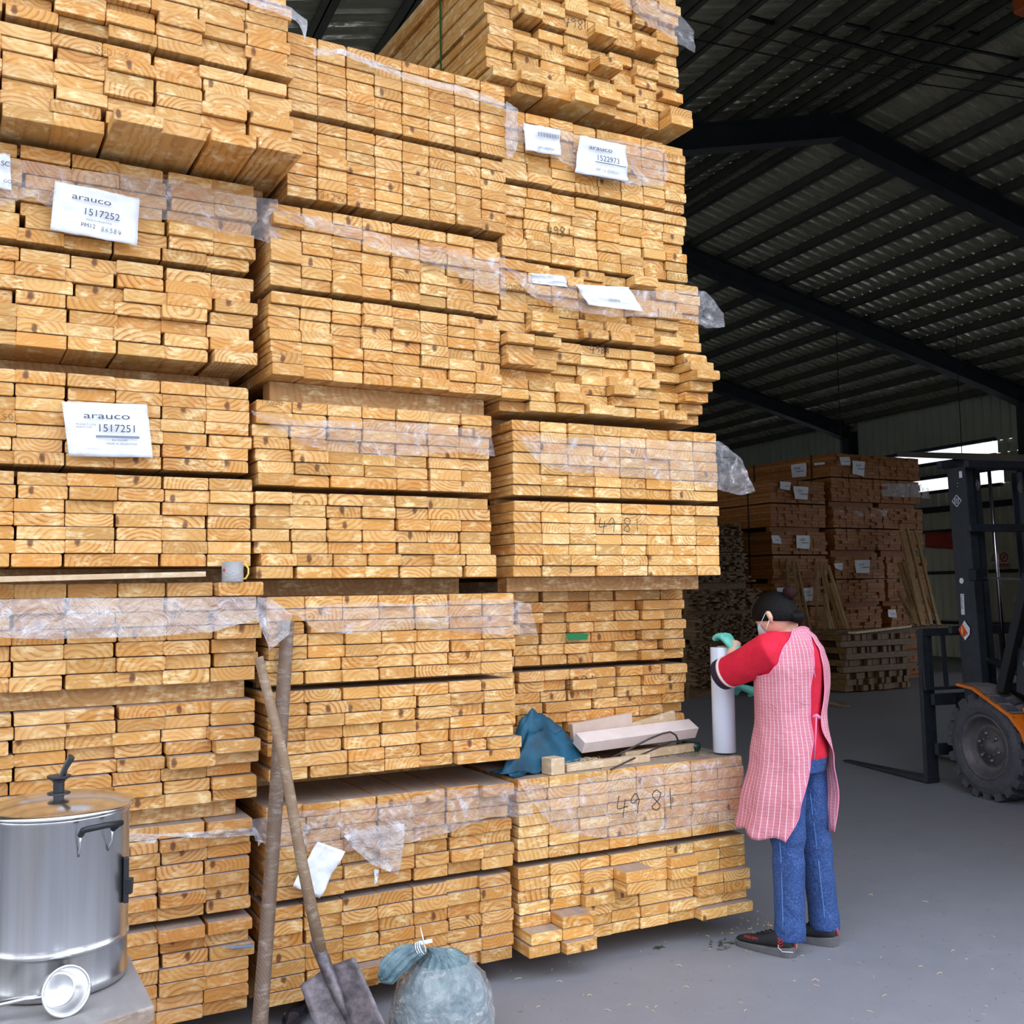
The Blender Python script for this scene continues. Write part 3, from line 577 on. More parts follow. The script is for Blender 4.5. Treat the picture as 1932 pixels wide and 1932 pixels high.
A = onz(292, 1896, TZ); B = onz(238, 1790, TZ); exv = Vector((A - B)); exv.z = 0; exv.normalize(); sd = Vector((exv.y, -exv.x, 0))
if sd.x > 0: sd = -sd
C0 = B - exv * 0.10; mb = MB(); P4 = [C0, A + exv * 0.0, A + sd * .62, C0 + sd * .62]
# the front edge of the slab runs left from corner A
fr = (onz(0, 1990, TZ) - A); fr.z = 0; fr.normalize()
P4 = [C0, A, A + fr * .62, C0 + fr * .62]
mb.prism([Vector((p.x, p.y, TZ)) for p in P4], Vector((0, 0, -1)), .035); mb.build('table_top', wood('dusty_slab', island=True, base=(160, 144, 130), late=(104, 90, 80), pale=(196, 184, 172), dust=True, rs=20), table, bevel=.004)
for fx, fy in ((.07, .06), (.93, .06), (.07, .9), (.93, .9)):
    p = C0 + (A - C0) * fy + fr * .62 * fx; mb = MB(); mb.box((p.x - .03, p.y - .03, 0), (p.x + .03, p.y + .03, TZ - .035)); mb.build('leg', M['pine_i2'], table, bevel=.003)
mb = MB(); mb.beam(A + fr * .03 - exv * .03 - Vector((0, 0, .08)), A + fr * .58 - exv * .03 - Vector((0, 0, .08)), .025, .09); mb.build('apron_rail', M['pine_i2'], table)
mb = MB(); mb.beam(A + fr * .03 - exv * .03 - Vector((0, 0, .08)), C0 + fr * .03 + exv * .03 - Vector((0, 0, .08)), .025, .09); mb.build('apron_rail', M['pine_i2'], table)
pot = empty('stock_pot', (PC.x, PC.y, TZ), 'tall stainless steel pot with a lid on the low table', 'pot')
z0 = TZ + .001
mb = MB(); prof = [(0, 0), (PR * .93, 0), (PR * .97, .004), (PR * .985, .012), (PR * .985, .02), (PR * .975, .024), (PR * .975, .085), (PR * .985, .088), (PR, .092), (PR, .097), (PR * .99, .1), (PR * .985, .11), (PR * .985, PH - .012), (PR * 1.0, PH - .01), (PR * 1.005, PH), (PR * .985, PH), (PR * .975, PH - .01), (PR * .97, .1)]
mb.lathe((PC.x, PC.y, z0), prof, 72, cap=False); mb.build('pot_body', M['inox'], pot, smooth=True)
mb = MB(); zl = z0 + PH + .001; mb.lathe((PC.x, PC.y, zl), [(PR * 1.035, -.002), (PR * 1.05, 0), (PR * 1.05, .004), (PR * 1.0, .008), (PR * .95, .010), (PR * .8, .018), (PR * .5, .026), (PR * .2, .030), (0, .031)], 72, cap=False); lid = mb.build('lid', M['inox2'], pot, smooth=True)
mb = MB(); kz = zl + .030; mb.lathe((PC.x, PC.y, kz), [(.0, 0), (.026, 0), (.024, .003), (.012, .004), (.012, .024), (.016, .03), (.026, .036), (.026, .04), (0, .04)], 24, cap=False)
mb.tube([Vector((PC.x, PC.y, kz + .034)) + RT * .005, Vector((PC.x, PC.y, kz + .055)) + RT * .013, Vector((PC.x, PC.y, kz + .082)) + RT * .028], [.013, .012, .015], 8, sq=.55); mb.build('knob', M['blackp'], lid, smooth=False, bevel=.001)
for a0 in (38, 218):
    hmb = MB(); gm = MB(); cc = Vector((PC.x, PC.y, z0 + PH - .038))
    for da in (-13, 13):
        a = math.radians(a0 + da); q = cc + Rt(a) * PR * .99; e = q + Rt(a) * .012
        hmb.tube([q + Vector((0, 0, -.042)), q + Rt(a) * .004 + Vector((0, 0, -.03)), e + Vector((0, 0, -.018)), e + Vector((0, 0, .014))], .0024, 8)
    pts = [cc + Rt(math.radians(a0 + x)) * (PR + .012 + .028 * k) + Vector((0, 0, z)) for x, k, z in ((-13, 0, .006), (-13, .6, .018), (-12, 1, .022), (0, 1, .024), (12, 1, .022), (13, .6, .018), (13, 0, .006))]
    gm.tube(pts, .0068, 10); hb = hmb.build('handle_bracket', M['inox2'], pot, smooth=True); gm.build('handle_grip', M['blackp'], hb, smooth=True)
mb = MB(); a = math.radians(3); q = Vector((PC.x, PC.y, z0)) + Rt(a) * (PR + .004); mb.beam(q + Vector((0, 0, .17)), q + Vector((0, 0, .27)), .012, .012); mb.beam(q + Vector((0, 0, .19)) + Rt(a) * .006, q + Vector((0, 0, .225)) + Rt(a) * .008, .014, .016); mb.build('side_catch', M['blackp'], pot, bevel=.002)
# ladle leaning on its side
lc = onz(126, 1872, TZ + .047); lc = lc - Vector((_fw.x, _fw.y, 0)) * .0
lad = empty('ladle', (lc.x, lc.y, TZ), 'stainless dipper lying on its side in front of the pot', 'ladle')
ax = (CO - lc); ax.z = 0; ax.normalize(); ax = (ax * .86 + RT * .42 + Vector((0, 0, .22))).normalized()
mb = MB(); rb = .047
mb.lathe(lc - ax * .02 + Vector((0, 0, .002)), [(0, -.035), (.03, -.034), (.038, -.028), (.044, 0), (rb, .018), (rb + .003, .019), (rb + .003, .0205), (rb - .002, .0195), (rb - .003, .018), (.042, 0), (.036, -.026), (.029, -.031), (0, -.032)], 40, ax, cap=False); mb.build('bowl', steel_mat('ladle_steel', (240, 240, 240), .3), lad, smooth=True)
mb = MB(); hs = lc - RT * .046 + Vector((0, 0, -.008)); he = onz(-160, 1930, TZ + .012); mb.tube([hs, hs * .85 + he * .15 + Vector((0, 0, .004)), he], [.009, .011, .011], 10, sq=.5); mb.build('handle', M['inox'], lad, smooth=True)

# ------------------------------------------------------------------ pole, shovel, sack
def poly(name, pts, r, m, par=None, n=12, sq=1, smooth=True, label=None, cat=None, origin=None):
    mb = MB(); mb.tube(pts, r, n, sq=sq); o = mb.build(name, m, par, smooth=smooth, origin=origin)
    if label: tag(o, label, cat)
    return o
M['old_wood'] = wood('old_pole_wood', island=True, base=(124, 110, 98), late=(70, 58, 52), pale=(156, 146, 136), rs=120)
M['handle_wood'] = wood('handle_wood', island=True, base=(146, 128, 108), late=(96, 80, 64), pale=(176, 162, 142), rs=120)
a = onz(478, 1990, 0.0); b = ony(547, 1172, 3.70)
q1 = ony(513, 1560, 3.64); pts = [Vector((.905, 3.36, 0.002)), Vector((.935, 3.47, .35)), q1, b]
pa = onf(491, 1932, (Vector((.93, 3.45, .1)) - CO).dot(_fw))
poly('wooden_pole', [Vector((pa.x - .01, pa.y, 0.0)), pa + Vector((0, 0, .02)), ony(512, 1640, 3.62), ony(528, 1400, 3.70), ony(543, 1172, 3.755)], [.034, .033, .031, .034, .03], M['old_wood'], n=10, sq=.8, label='weathered grey wooden pole leaning in the gap between two stacks', cat='pole')
sh = empty('shovel', (1.15, 3.45, 0), 'shovel with a pale wooden handle and rusty square blade, leaning', 'shovel')
sock = ony(606, 1800, 3.46); top = ony(488, 1240, 3.62); bl0 = ony(612, 1828, 3.49); bl1 = Vector((1.205, 3.30, .012))
poly('handle', [top, top * .66 + sock * .34 + Vector((.012, 0, 0)), top * .3 + sock * .7, sock], [.0165, .019, .02, .021], M['handle_wood'], sh)
M['rust'] = mat('shovel_steel', srgb(112, 104, 108), .5, .6, .45, 25, .3)
dv = (bl1 - sock); dvn = dv.normalized(); side = (RT - dvn * RT.dot(dvn)).normalized(); nrm = side.cross(dvn)
if nrm.dot(CO - sock) < 0: nrm = -nrm
poly('socket', [sock - dvn * .05, sock + dvn * .05, sock + dvn * .14, sock + dvn * .24], [.023, .022, .018, .006], M['rust'], sh)
mb = MB(); n = 12; V = []; base = sock + dvn * .045; Lb = (bl1 - base).length
for j in range(n + 1):
    t = j / n
    for i in range(n + 1):
        s_ = i / n * 2 - 1; wd = .098 + .014 * t; sh_ = .035 * (1 - abs(s_)) * 0 ; tt = t * Lb
        if j == 0: tt += -.012 * (1 - abs(s_)) + .012
        V.append(base + dvn * tt + side * s_ * wd + nrm * (.020 * s_ * s_ * (1 - .3 * t) - .006 * math.exp(-(s_ * 5) ** 2) * (1 - t) - .012))
mb.add(V, [(j * (n + 1) + i, j * (n + 1) + i + 1, (j + 1) * (n + 1) + i + 1, (j + 1) * (n + 1) + i) for j in range(n) for i in range(n)])
bl = mb.build('blade', M['rust'], sh, smooth=True); so = bl.modifiers.new('thick', 'SOLIDIFY'); so.thickness = .0025

sack = empty('sack', (1.5, 3.36, 0), 'tied blue-grey woven sack wrapped in clear film on the floor', 'sack')
def sack_mat():
    t = NT('woven_sack'); tc = t.n('TexCoord').outputs['Object']; w1 = t.n('TexWave'); w1.inputs['Scale'].default_value = 110; t.l(tc, w1.inputs[0])
    n = t.noise(tc, 8, 5, .65, 1.5); t.l(t.ramp(n, (.3, srgb(84, 112, 124)), (.55, srgb(128, 152, 158)), (.7, srgb(166, 184, 186))), t.b.inputs['Base Color'])
    t.b.inputs['Roughness'].default_value = .35; t.bump(t.math('ADD', t.math('MULTIPLY', n, 2.0), t.math('MULTIPLY', w1.outputs[1], .15)), .6, .02); return t.m
M['sack'] = sack_mat()
sc_c = onf(836, 1925, (Vector((1.50, 3.36, .15)) - CO).dot(_fw)); sr = .163
neck = onf(800, 1786, (sc_c - CO).dot(_fw) - .05)
mb = MB(); nu, nv = 72, 40; V = []
for j in range(nv + 1):
    ph = math.pi * j / nv
    for i in range(nu):
        th = 2 * math.pi * i / nu; d = Vector((math.sin(ph) * math.cos(th), math.sin(ph) * math.sin(th), math.cos(ph)))
        r_ = sr * (1.04 + .03 * noise.noise(d * 2.2)); 
        fold = .012 * math.sin(th * 17 + 3 * noise.noise(d * 3)) * math.exp(-((ph - .25) / .55) ** 2) + .008 * noise.noise(d * 6)
        p = sc_c + d * (r_ + fold); p.z = sc_c.z + (p.z - sc_c.z) * (1.32 if p.z > sc_c.z else 1.0)
        pull = math.exp(-(ph / .26) ** 2); tgt = neck + Vector((d.x * .018, d.y * .018, 0)); p = p * (1 - pull * .85) + tgt * pull * .85
        if p.z < .003: p.z = .003
        V.append(p)
mb.add(V, [(j * nu + i, j * nu + (i + 1) % nu, (j + 1) * nu + (i + 1) % nu, (j + 1) * nu + i) for j in range(nv) for i in range(nu)]); mb.build('sack_body', M['sack'], sack, smooth=True)
nk = [neck + Vector((0, 0, -.008)), onf(770, 1800, (sc_c - CO).dot(_fw) - .04), onf(742, 1822, (sc_c - CO).dot(_fw) - .07), onf(716, 1848, (sc_c - CO).dot(_fw) - .09)]
mb = MB(); n = 20; V = []; N_ = 24
for k in range(N_ + 1):
    t = k / N_; i = min(2, int(t * 3)); f = t * 3 - i; p = nk[i] * (1 - f) + nk[i + 1] * f; d = (nk[3] - nk[0]).normalized(); u = d.orthogonal().normalized(); w_ = d.cross(u)
    rr_ = (.016 + .022 * min(1, t * 2.2)) * (1 - max(0, t - .85) * 4.5)
    for q in range(40):
        th = 2 * math.pi * q / 40; V.append(p + (u * math.cos(th) + w_ * math.sin(th)) * rr_ * (1 + .16 * math.sin(th * 9 + t * 6)))
mb.add(V, [(j * 40 + i, j * 40 + (i + 1) % 40, (j + 1) * 40 + (i + 1) % 40, (j + 1) * 40 + i) for j in range(N_) for i in range(40)] + [tuple(range(40)), tuple(N_ * 40 + i for i in reversed(range(40)))]); mb.build('sack_neck', M['sack'], sack, smooth=True)
mb = MB(); 
for k in range(3): mb.lathe(neck + (nk[1] - neck) * (.1 + .12 * k), [(.021, -.002), (.024, 0), (.021, .002), (.018, 0), (.021, -.002)], 20, (nk[1] - neck), cap=False)
mb.beam(neck - RT * .012 + Vector((0, 0, .012)), neck + RT * .028 + Vector((0, 0, .02)), .004, .012); mb.build('tie', M['paper'], sack)
poly('tie_tail', [neck + Vector((0, 0, .01)), neck + RT * -.004 + Vector((0, 0, .03)), neck - RT * .012 + Vector((0, 0, .065))], [.0032, .0026, .001], M['paper'], sack, n=6)
mb = MB(); V = []
for j in range(25):
    ph = .55 + 2.2 * j / 24
    for i in range(61):
        th = 2 * math.pi * i / 60; d = Vector((math.sin(ph) * math.cos(th), math.sin(ph) * math.sin(th), math.cos(ph)))
        rg = max(0, 1 - abs(noise.noise(d * 2.6 + Vector((4, 1, 2)))) * 5); p = sc_c + d * (sr * (1.09 + .03 * noise.noise(d * 2.2)) + .010 * rg + .006 * noise.noise(d * 7)); p.z = sc_c.z + (p.z - sc_c.z) * (1.32 if p.z > sc_c.z else 1.0); p.z = max(p.z, .002); V.append(p)
mb.add(V, [(j * 61 + i, j * 61 + i + 1, (j + 1) * 61 + i + 1, (j + 1) * 61 + i) for j in range(24) for i in range(60)]); mb.build('film_cover', film('sack_film', .10), sack, smooth=True)

# ------------------------------------------------------------------ mug, plank, blade tape, clutter on the low right pack
mp_ = onz(439, 1103, 1.602); mp_ = Vector((mp_.x, mp_.y, 1.601)) if mp_.y < 4.2 and mp_.y > 3 else Vector((.855, 3.755, 1.601))
mc = onf(439, 1076, (Vector((.87, 3.74, 1.63)) - CO).dot(_fw)); mc = Vector((mc.x, mc.y, 1.5985))
gl = NT('mug_glass'); gl.b.inputs['Transmission Weight'].default_value = .72; gl.b.inputs['Roughness'].default_value = .12; gl.b.inputs['Base Color'].default_value = (.95, .96, .97, 1); gl.bump(gl.noise(gl.n('TexCoord').outputs['Object'], 160, 3), .8, .004)
mug = empty('glass_mug', mc, 'small glass mug with yellow handle and red star on board', 'mug')
mb = MB(); mb.lathe(mc, [(0, .0), (.036, .0), (.038, .003), (.038, .072), (.0355, .072), (.0355, .006), (0, .006)], 32, cap=False); mb.build('cup', gl.m, mug, smooth=True)
M['yplastic'] = mat('yellow_handle', srgb(224, 196, 92), .3)
poly('handle', [mc + RT * .030 + Vector((0, 0, .062)), mc + RT * .046 + Vector((0, 0, .063)), mc + RT * .056 + Vector((0, 0, .048)), mc + RT * .056 + Vector((0, 0, .03)), mc + RT * .047 + Vector((0, 0, .013)), mc + RT * .031 + Vector((0, 0, .012))], .0035, M['yplastic'], mug, n=8)
fwh = Vector((_fw.x, _fw.y, 0)).normalized(); mb = MB(); st = []
for k in range(10):
    a = math.pi / 2 + math.pi * k / 5; r_ = .0085 if k % 2 == 0 else .0036; th = -.62 + math.cos(a) * r_ / .038
    st.append(mc + RT * math.sin(th) * .0386 - fwh * math.cos(th) * .0386 + Vector((0, 0, .042 + math.sin(a) * r_)))
mb.add(st, [tuple(range(10))]); mb.build('star_print', M['red_paint'], mug)
a = onz(-30, 1104, 1.607); pl = []
A_ = ony(386, 1086, 3.74); B_ = ony(-40, 1104, 3.62)
mb = MB(); mb.beam(Vector((A_.x, 3.79, 1.628)), Vector((B_.x - .05, 3.72, 1.611)), .10, .018, up=Vector((0, 0, 1))); o = mb.build('thin_plank', M['pale_wood'], bevel=.001, origin=((A_.x + B_.x) / 2, 3.75, 1.62)); tag(o, 'thin pale plank lying on the pack beside the glass mug', 'plank')
kn = l1.px(452, 1786, .035); knf = empty('utility_knife', kn, 'blue-grey utility knife lying on a board behind the pole', 'knife')
# the knife sits in the joint, blade inward
mb = MB(); mb.beam(l1.px(442, 1787, .02), l1.px(478, 1784, .04), .014, .009); mb.build('knife_body', mat('knife_blue', srgb(110, 130, 156), .4), knf, bevel=.002)
mb = MB(); mb.beam(l1.px(425, 1788, .012), l1.px(443, 1787, .02), .001, .008); mb.build('knife_blade', M['inox2'], knf)
# bottle and scraps in the dark gap at the floor
bo = onz(515, 1915, .03); mb = MB(); dn = Vector((fwh.x + .1, fwh.y, 0)).normalized(); bo = Vector((bo.x, min(bo.y, 3.7), .035))
bt = empty('bottle', (bo.x, bo.y, 0), 'dark bottle with white cap lying beside the pole foot', 'bottle')
mb.lathe(bo, [(0, 0), (.014, 0), (.014, .03), (.033, .06), (.033, .2), (0, .2)], 20, dn, cap=False); mb.build('bottle_body', mat('bottle_dark', srgb(30, 34, 44), .15), bt, smooth=True)
mb = MB(); mb.lathe(bo - dn * .012, [(0, -.001), (.017, 0), (.017, .016), (0, .016)], 20, dn, cap=False); mb.build('cap', M['paper'], bt, smooth=True)
def crumple(name, c, size, m, label, cat, seed, flat=.35):
    bm = bmesh.new(); bmesh.ops.create_icosphere(bm, subdivisions=3, radius=1)
    for v in bm.verts:
        d = v.co.copy(); r_ = 1 + .55 * noise.noise(d * 1.6 + Vector((seed, 0, 0))) + .25 * noise.noise(d * 4 + Vector((seed, 5, 0))); v.co = Vector((d.x * size[0] * r_, d.y * size[1] * r_, d.z * size[2] * r_))
    zm = min(v.co.z for v in bm.verts); me = bpy.data.meshes.new(name); bm.to_mesh(me); bm.free(); me.materials.append(m)
    o = bpy.data.objects.new(name, me); COL.objects.link(o); o.location = (c.x, c.y, c.z - zm); return tag(o, label, cat)
crumple('crumpled_paper', onz(556, 1928, 0), (.036, .03, .018), mat('brown_paper', srgb(150, 128, 112), .7, 0, .2), 'crumpled brown paper scrap between the bottle and the shovel', 'paper', 3)
# ------------------------------------------------------------------ clutter on the low right pack (top at z .785)
TT = 0.7855
M['teal'] = mat('teal_cloth', srgb(4, 76, 102), .6, 0, .4, 9, .4)
def cloth_lump(name, c, rx, ry, hz, m, label, seed, rot=0, n=46):
    V = []; 
    for j in range(n + 1):
        for i in range(n + 1):
            x, y = i / n * 2 - 1, j / n * 2 - 1; r_ = math.hypot(x, y); q = Vector((x * 2.0 + seed, y * 2.0, 0))
            fold = 1 - abs(noise.noise(q * 1.3)) * 2.2; h = hz * max(0, 1 - r_ ** 2.4) ** 1.3 * (.55 + .5 * noise.noise(q * .6 + Vector((3, 3, 3)))) + .045 * max(0, fold) * (1 - .6 * r_) + .008 * noise.noise(q * 4)
            k = 1 + .18 * noise.noise(q * .9 + Vector((9, 0, 0))); X, Y = x * rx * k, y * ry * k
            V.append((c[0] + X * math.cos(rot) - Y * math.sin(rot), c[1] + X * math.sin(rot) + Y * math.cos(rot), c[2] + max(.002, h)))
    mb = MB(); mb.add(V, [(j * (n + 1) + i, j * (n + 1) + i + 1, (j + 1) * (n + 1) + i + 1, (j + 1) * (n + 1) + i) for j in range(n) for i in range(n)])
    o = mb.build(name, m, smooth=True, origin=c); s_ = o.modifiers.new('thick', 'SOLIDIFY'); s_.thickness = .002; s_.offset = 1; return tag(o, label, 'cloth')
cloth_lump('cloth', Vector((2.24, 3.965, TT)), .24, .085, .34, M['teal'], 'crumpled teal cloth heaped on the low right pack', 2.3, rot=.25)
def stick(name, p, q, wd, ht, m, label, cat='timber', group=None, roll=0):
    mb = MB(); p = Vector(p); q = Vector(q); d = (q - p).normalized(); up = Matrix.Rotation(roll, 3, d) @ Vector((0, 0, 1)); mb.beam(p, q, wd, ht, up=up)
    o = mb.build(name, m, origin=(p + q) / 2, bevel=.0015); return tag(o, label, cat, group)
b0 = onz(1034, 1450, TT); mb = MB(); b0 = Vector((2.225, 3.835, TT)); mb.box((b0.x - .035, b0.y - .035, TT), (b0.x + .035, b0.y + .035, TT + .068), T=None); o = mb.build('wooden_block', M['pale_wood'], origin=b0, bevel=.002); o.rotation_euler = (0, 0, .12); tag(o, 'small square pale wooden block standing before the teal cloth', 'block')
stick('batten', (2.29, 3.85, TT + .016), (2.74, 3.88, TT + .016), .035, .032, M['pale_wood'], 'short planed batten with a brown stain beside the square block')
stick('batten', (2.66, 3.955, TT + .02), (3.08, 4.0, TT + .02), .035, .038, M['pale_wood'], 'pale batten under the hooked steel rods')
stick('pale_beam', ony(1092, 1402, 3.93), ony(1306, 1374, 3.985), .075, .055, mat('bleached_wood', srgb(216, 200, 192), .7, 0, .06, 14), 'bleached square beam lying slanted across the battens', roll=.5)
bz = onz(1075, 1385, TT + .06); stick('broad_board', ony(1078, 1382, 4.015), ony(1190, 1360, 4.015), .03, .075, mat('bleached_board', srgb(204, 180, 164), .7, 0, .08, 14), 'bleached broad board end lying behind the bleached beam')
stick('broad_board', ony(1165, 1385, 4.01) , ony(1272, 1352, 4.02), .02, .06, M['pale_wood'], 'tan board propped behind the bleached beam, rising to the right')
M['iron'] = mat('dark_iron', srgb(74, 62, 58), .6, .5, .2)
def pxs(pts, y=3.885): return [onz(x, yy, zz) if zz else ony(x, yy, y) for x, yy, zz in pts]
tw = empty('steel_hook', onz(1220, 1425, TT), 'long bent dark steel rod ending in a hook, on the battens', 'hook')
poly('rod', pxs([(1130, 1441, TT + .004), (1190, 1412, 0), (1225, 1394, 0), (1250, 1384, 0), (1265, 1381, 0), (1275, 1387, 0), (1281, 1401, 0)]), .0045, M['iron'], tw, n=8)
tw = empty('steel_hook', onz(1220, 1435, TT), 'straight dark steel rod reaching the front edge below the hook', 'hook')
poly('rod', pxs([(1152, 1452, TT + .004), (1210, 1424, 0), (1268, 1399, 0)]), .0042, M['iron'], tw, n=8)
tw = empty('steel_hook', onz(1200, 1385, TT + .05), 'short curved dark hook lying on the broad boards', 'hook')
poly('rod', pxs([(1172, 1378, TT + .10), (1200, 1363, TT + .125), (1215, 1360, TT + .13), (1227, 1364, TT + .125)]), .0045, M['iron'], tw, n=8)
gb = empty('green_bottle', onz(1300, 1408, TT), 'green bottle lying beside the hooked rods', 'bottle')
p0 = onz(1277, 1405, TT + .022); p1 = onz(1318, 1409, TT + .022); mb = MB(); mb.lathe(p0, [(0, 0), (.008, 0), (.010, .02), (.020, .035), (.020, (p1 - p0).length), (0, (p1 - p0).length)], 18, p1 - p0, cap=False); mb.build('bottle_body', mat('green_glass', srgb(20, 58, 50), .15), gb, smooth=True)
# straw and pine needles
def straws(name, area, n, m, label, L=(.02, .06), seed=0, r=.0007, cat='debris'):
    rr = random.Random(seed); mb = MB()
    for _ in range(n):
        p = area(rr); a = rr.uniform(0, math.pi); l = rr.uniform(*L); d = Vector((math.cos(a), math.sin(a), rr.uniform(-.05, .25))) * l
        mb.tube([p + Vector((0, 0, r)), p + d * .5 + Vector((0, 0, rr.uniform(0, .006) + r)), p + Vector((d.x, d.y, r))], r, 3)
    o = mb.build(name, m); return tag(o, label, cat, kind='stuff')
M['straw'] = mat('straw', srgb(196, 172, 132), .8); M['leaf'] = mat('leaf_green', srgb(56, 76, 50), .6)
straws('straw', lambda r: Vector((2.44 + r.gauss(0, .04), 3.88 + r.gauss(0, .02), TT + .03)), 40, M['straw'], 'frayed straw tuft at the left end of the bleached beam', seed=1)
straws('pine_needles', lambda r: Vector((3.02 + r.gauss(0, .06), 3.92 + r.gauss(0, .03), TT)), 60, M['leaf'], 'green needles scattered beside the film roll on the pack', L=(.01, .03), seed=2)
for (cx, cy, n_, nm, lb) in ((1365, 1783, 30, 'leaves', 'green leaf crumbs on the floor before the left shoe'), (1242, 1790, 12, 'leaf', 'small clump of green leaves on the floor below the right stack')):
    p = onz(cx, cy); rr = random.Random(n_); mb = MB()
    for _ in range(n_):
        q = p + Vector((rr.gauss(0, .035 if n_ > 20 else .012), rr.gauss(0, .03 if n_ > 20 else .01), .003 + rr.random() * .005)); a = rr.uniform(0, 6.3); u = Vector((math.cos(a), math.sin(a), .2)) * .011; v = Vector((-math.sin(a), math.cos(a), .1)) * .005
        mb.add([q - u, q + v, q + u, q - v], [(0, 1, 2, 3)])
    tag(mb.build(nm, M['leaf']), lb, 'leaves', kind='stuff')
def chip_area(r):
    p = onz(r.gauss(1440, 50), r.gauss(1752, 12)); return p
straws('wood_chips', chip_area, 60, M['straw'], 'pale wood chips scattered on the floor round the shoes', L=(.006, .022), seed=4, r=.0016)
straws('floor_splinters', lambda r: onz(r.uniform(960, 1900), r.uniform(1640, 1925)), 90, M['straw'], 'pale splinters scattered over the grey floor', L=(.006, .03), seed=5, r=.0012)
# stretch film roll
RC = Vector((3.165, 3.865, TT + .001)); rl = empty('film_roll', RC, 'white stretch film roll standing upright on the right pack', 'film roll')
mb = MB(); mb.lathe(RC + Vector((0, 0, .006)), [(.020, 0), (.052, 0), (.0535, .002), (.0535, .482), (.052, .484), (.020, .484)], 48, cap=False)
rm = NT('film_roll_white'); rm.b.inputs['Base Color'].default_value = srgb(214, 222, 236); rm.b.inputs['Roughness'].default_value = .16; rm.b.inputs['Coat Weight'].default_value = .6; rm.b.inputs['Coat Roughness'].default_value = .1
mb.build('film', rm.m, rl, smooth=True); mb = MB(); mb.lathe(RC, [(.017, 0), (.021, 0), (.021, .495), (.017, .495), (.017, 0)], 24, cap=False); mb.build('core', mat('card_core', srgb(196, 170, 140), .8), rl, smooth=True)

# ------------------------------------------------------------------ worker
PS = 4.62
def PP(x, y, ds=0): return onf(x, y, PS + ds)
G = Vector((-.30, .95, 0)).normalized(); BR = Vector((.95, .30, 0)).normalized(); ZU = Vector((0, 0, 1))
def loft(secs, n=40, mb=None, cap=True):
    mb = mb or MB(); V = []
    for c, u, v in secs:
        for k in range(n):
            a = 2 * math.pi * k / n; V.append(Vector(c) + u * math.cos(a) + v * math.sin(a))
    Fc = [(i * n + k, i * n + (k + 1) % n, (i + 1) * n + (k + 1) % n, (i + 1) * n + k) for i in range(len(secs) - 1) for k in range(n)]
    if cap: Fc += [tuple(reversed(range(n))), tuple((len(secs) - 1) * n + k for k in range(n))]
    return mb.add(V, Fc)
def fuse(mb, name, m, par, vox=.008, it=3, origin=None):
    o = mb.build(name, m); o.modifiers.new('r', 'REMESH').mode = 'VOXEL'; o.modifiers['r'].voxel_size = vox
    s_ = o.modifiers.new('s', 'SMOOTH'); s_.factor = .5; s_.iterations = it
    me = bpy.data.meshes.new_from_object(o.evaluated_get(bpy.context.evaluated_depsgraph_get())); o.modifiers.clear(); o.data = me; me.name = name
    for p in me.polygons: p.use_smooth = True
    if par: setpar(o, par)
    return o
man = empty('person', (3.25, 3.5, 0), 'person in red shirt, pink checked apron and jeans, bending over the film roll', 'person')
def tc_(z):  # torso centre at height z
    base = {.45: (1499, 0), .80: (1497, 0), 1.0: (1491, 0), 1.2: (1490, .0), 1.36: (1484, .02)}
    ks = sorted(base); z_ = min(max(z, ks[0]), ks[-1])
    for a, b in zip(ks, ks[1:]):
        if a <= z_ <= b: f = (z_ - a) / (b - a); px = base[a][0] + (base[b][0] - base[a][0]) * f; ds = base[a][1] + (base[b][1] - base[a][1]) * f
    py = 1107 - (z - 1.55) * 424
    q = PP(px, py, ds); return Vector((q.x, q.y, z))
TR = {.74: (.165, .125), .80: (.175, .135), .88: (.172, .13), .96: (.158, .12), 1.04: (.158, .12), 1.12: (.168, .125), 1.20: (.178, .13), 1.27: (.178, .125), 1.32: (.15, .105), 1.355: (.105, .08), 1.375: (.06, .055)}
def trad(z):
    ks = sorted(TR); z_ = min(max(z, ks[0]), ks[-1])
    for a, b in zip(ks, ks[1:]):
        if a <= z_ <= b: f = (z_ - a) / (b - a); f = f * f * (3 - 2 * f); return tuple(TR[a][i] + (TR[b][i] - TR[a][i]) * f for i in (0, 1))
def tors(zs, g=0): return [(tc_(z), BR * (trad(z)[0] + g), G * (trad(z)[1] + g)) for z in zs]
SKIN = NT('skin'); SKIN.b.inputs['Base Color'].default_value = srgb(222, 176, 150); SKIN.b.inputs['Subsurface Weight'].default_value = .12; SKIN.b.inputs['Subsurface Radius'].default_value = (.02, .008, .004); SKIN.b.inputs['Roughness'].default_value = .5; SKIN = SKIN.m
HC = PP(1464, 1165, .03); hf = (G * .80 - ZU * .62 + BR * -.10).normalized(); hs = (BR - hf * BR.dot(hf)).normalized(); hu = hs.cross(hf)
if hu.z < 0: hu = -hu
mb = MB(); loft(tors((.78, .85, .95, 1.05, 1.15, 1.25, 1.31, 1.34), -.02), mb=mb)
nb = tc_(1.34); mb.tube([nb - ZU * .02, nb + ZU * .04, HC - hf * .02 - hu * .05], [.058, .05, .052], 20)
V = []
for a, b, sx_, sy_, sz_ in ((0, .012, .076, .092, .098),):
    secs = []
    for k in range(13):
        ph = math.pi * (k + .5) / 13; c = HC + hu * (b + sz_ * math.cos(ph)) + hf * (.018 * (1 if ph > 1.6 else 0) * math.sin(ph - 1.6)); r_ = math.sin(ph)
        nar = 1 - .22 * max(0, (ph - 1.9)); secs.append((c, hs * sx_ * r_ * nar, hf * sy_ * r_ * nar))
    loft(secs, 28, mb)
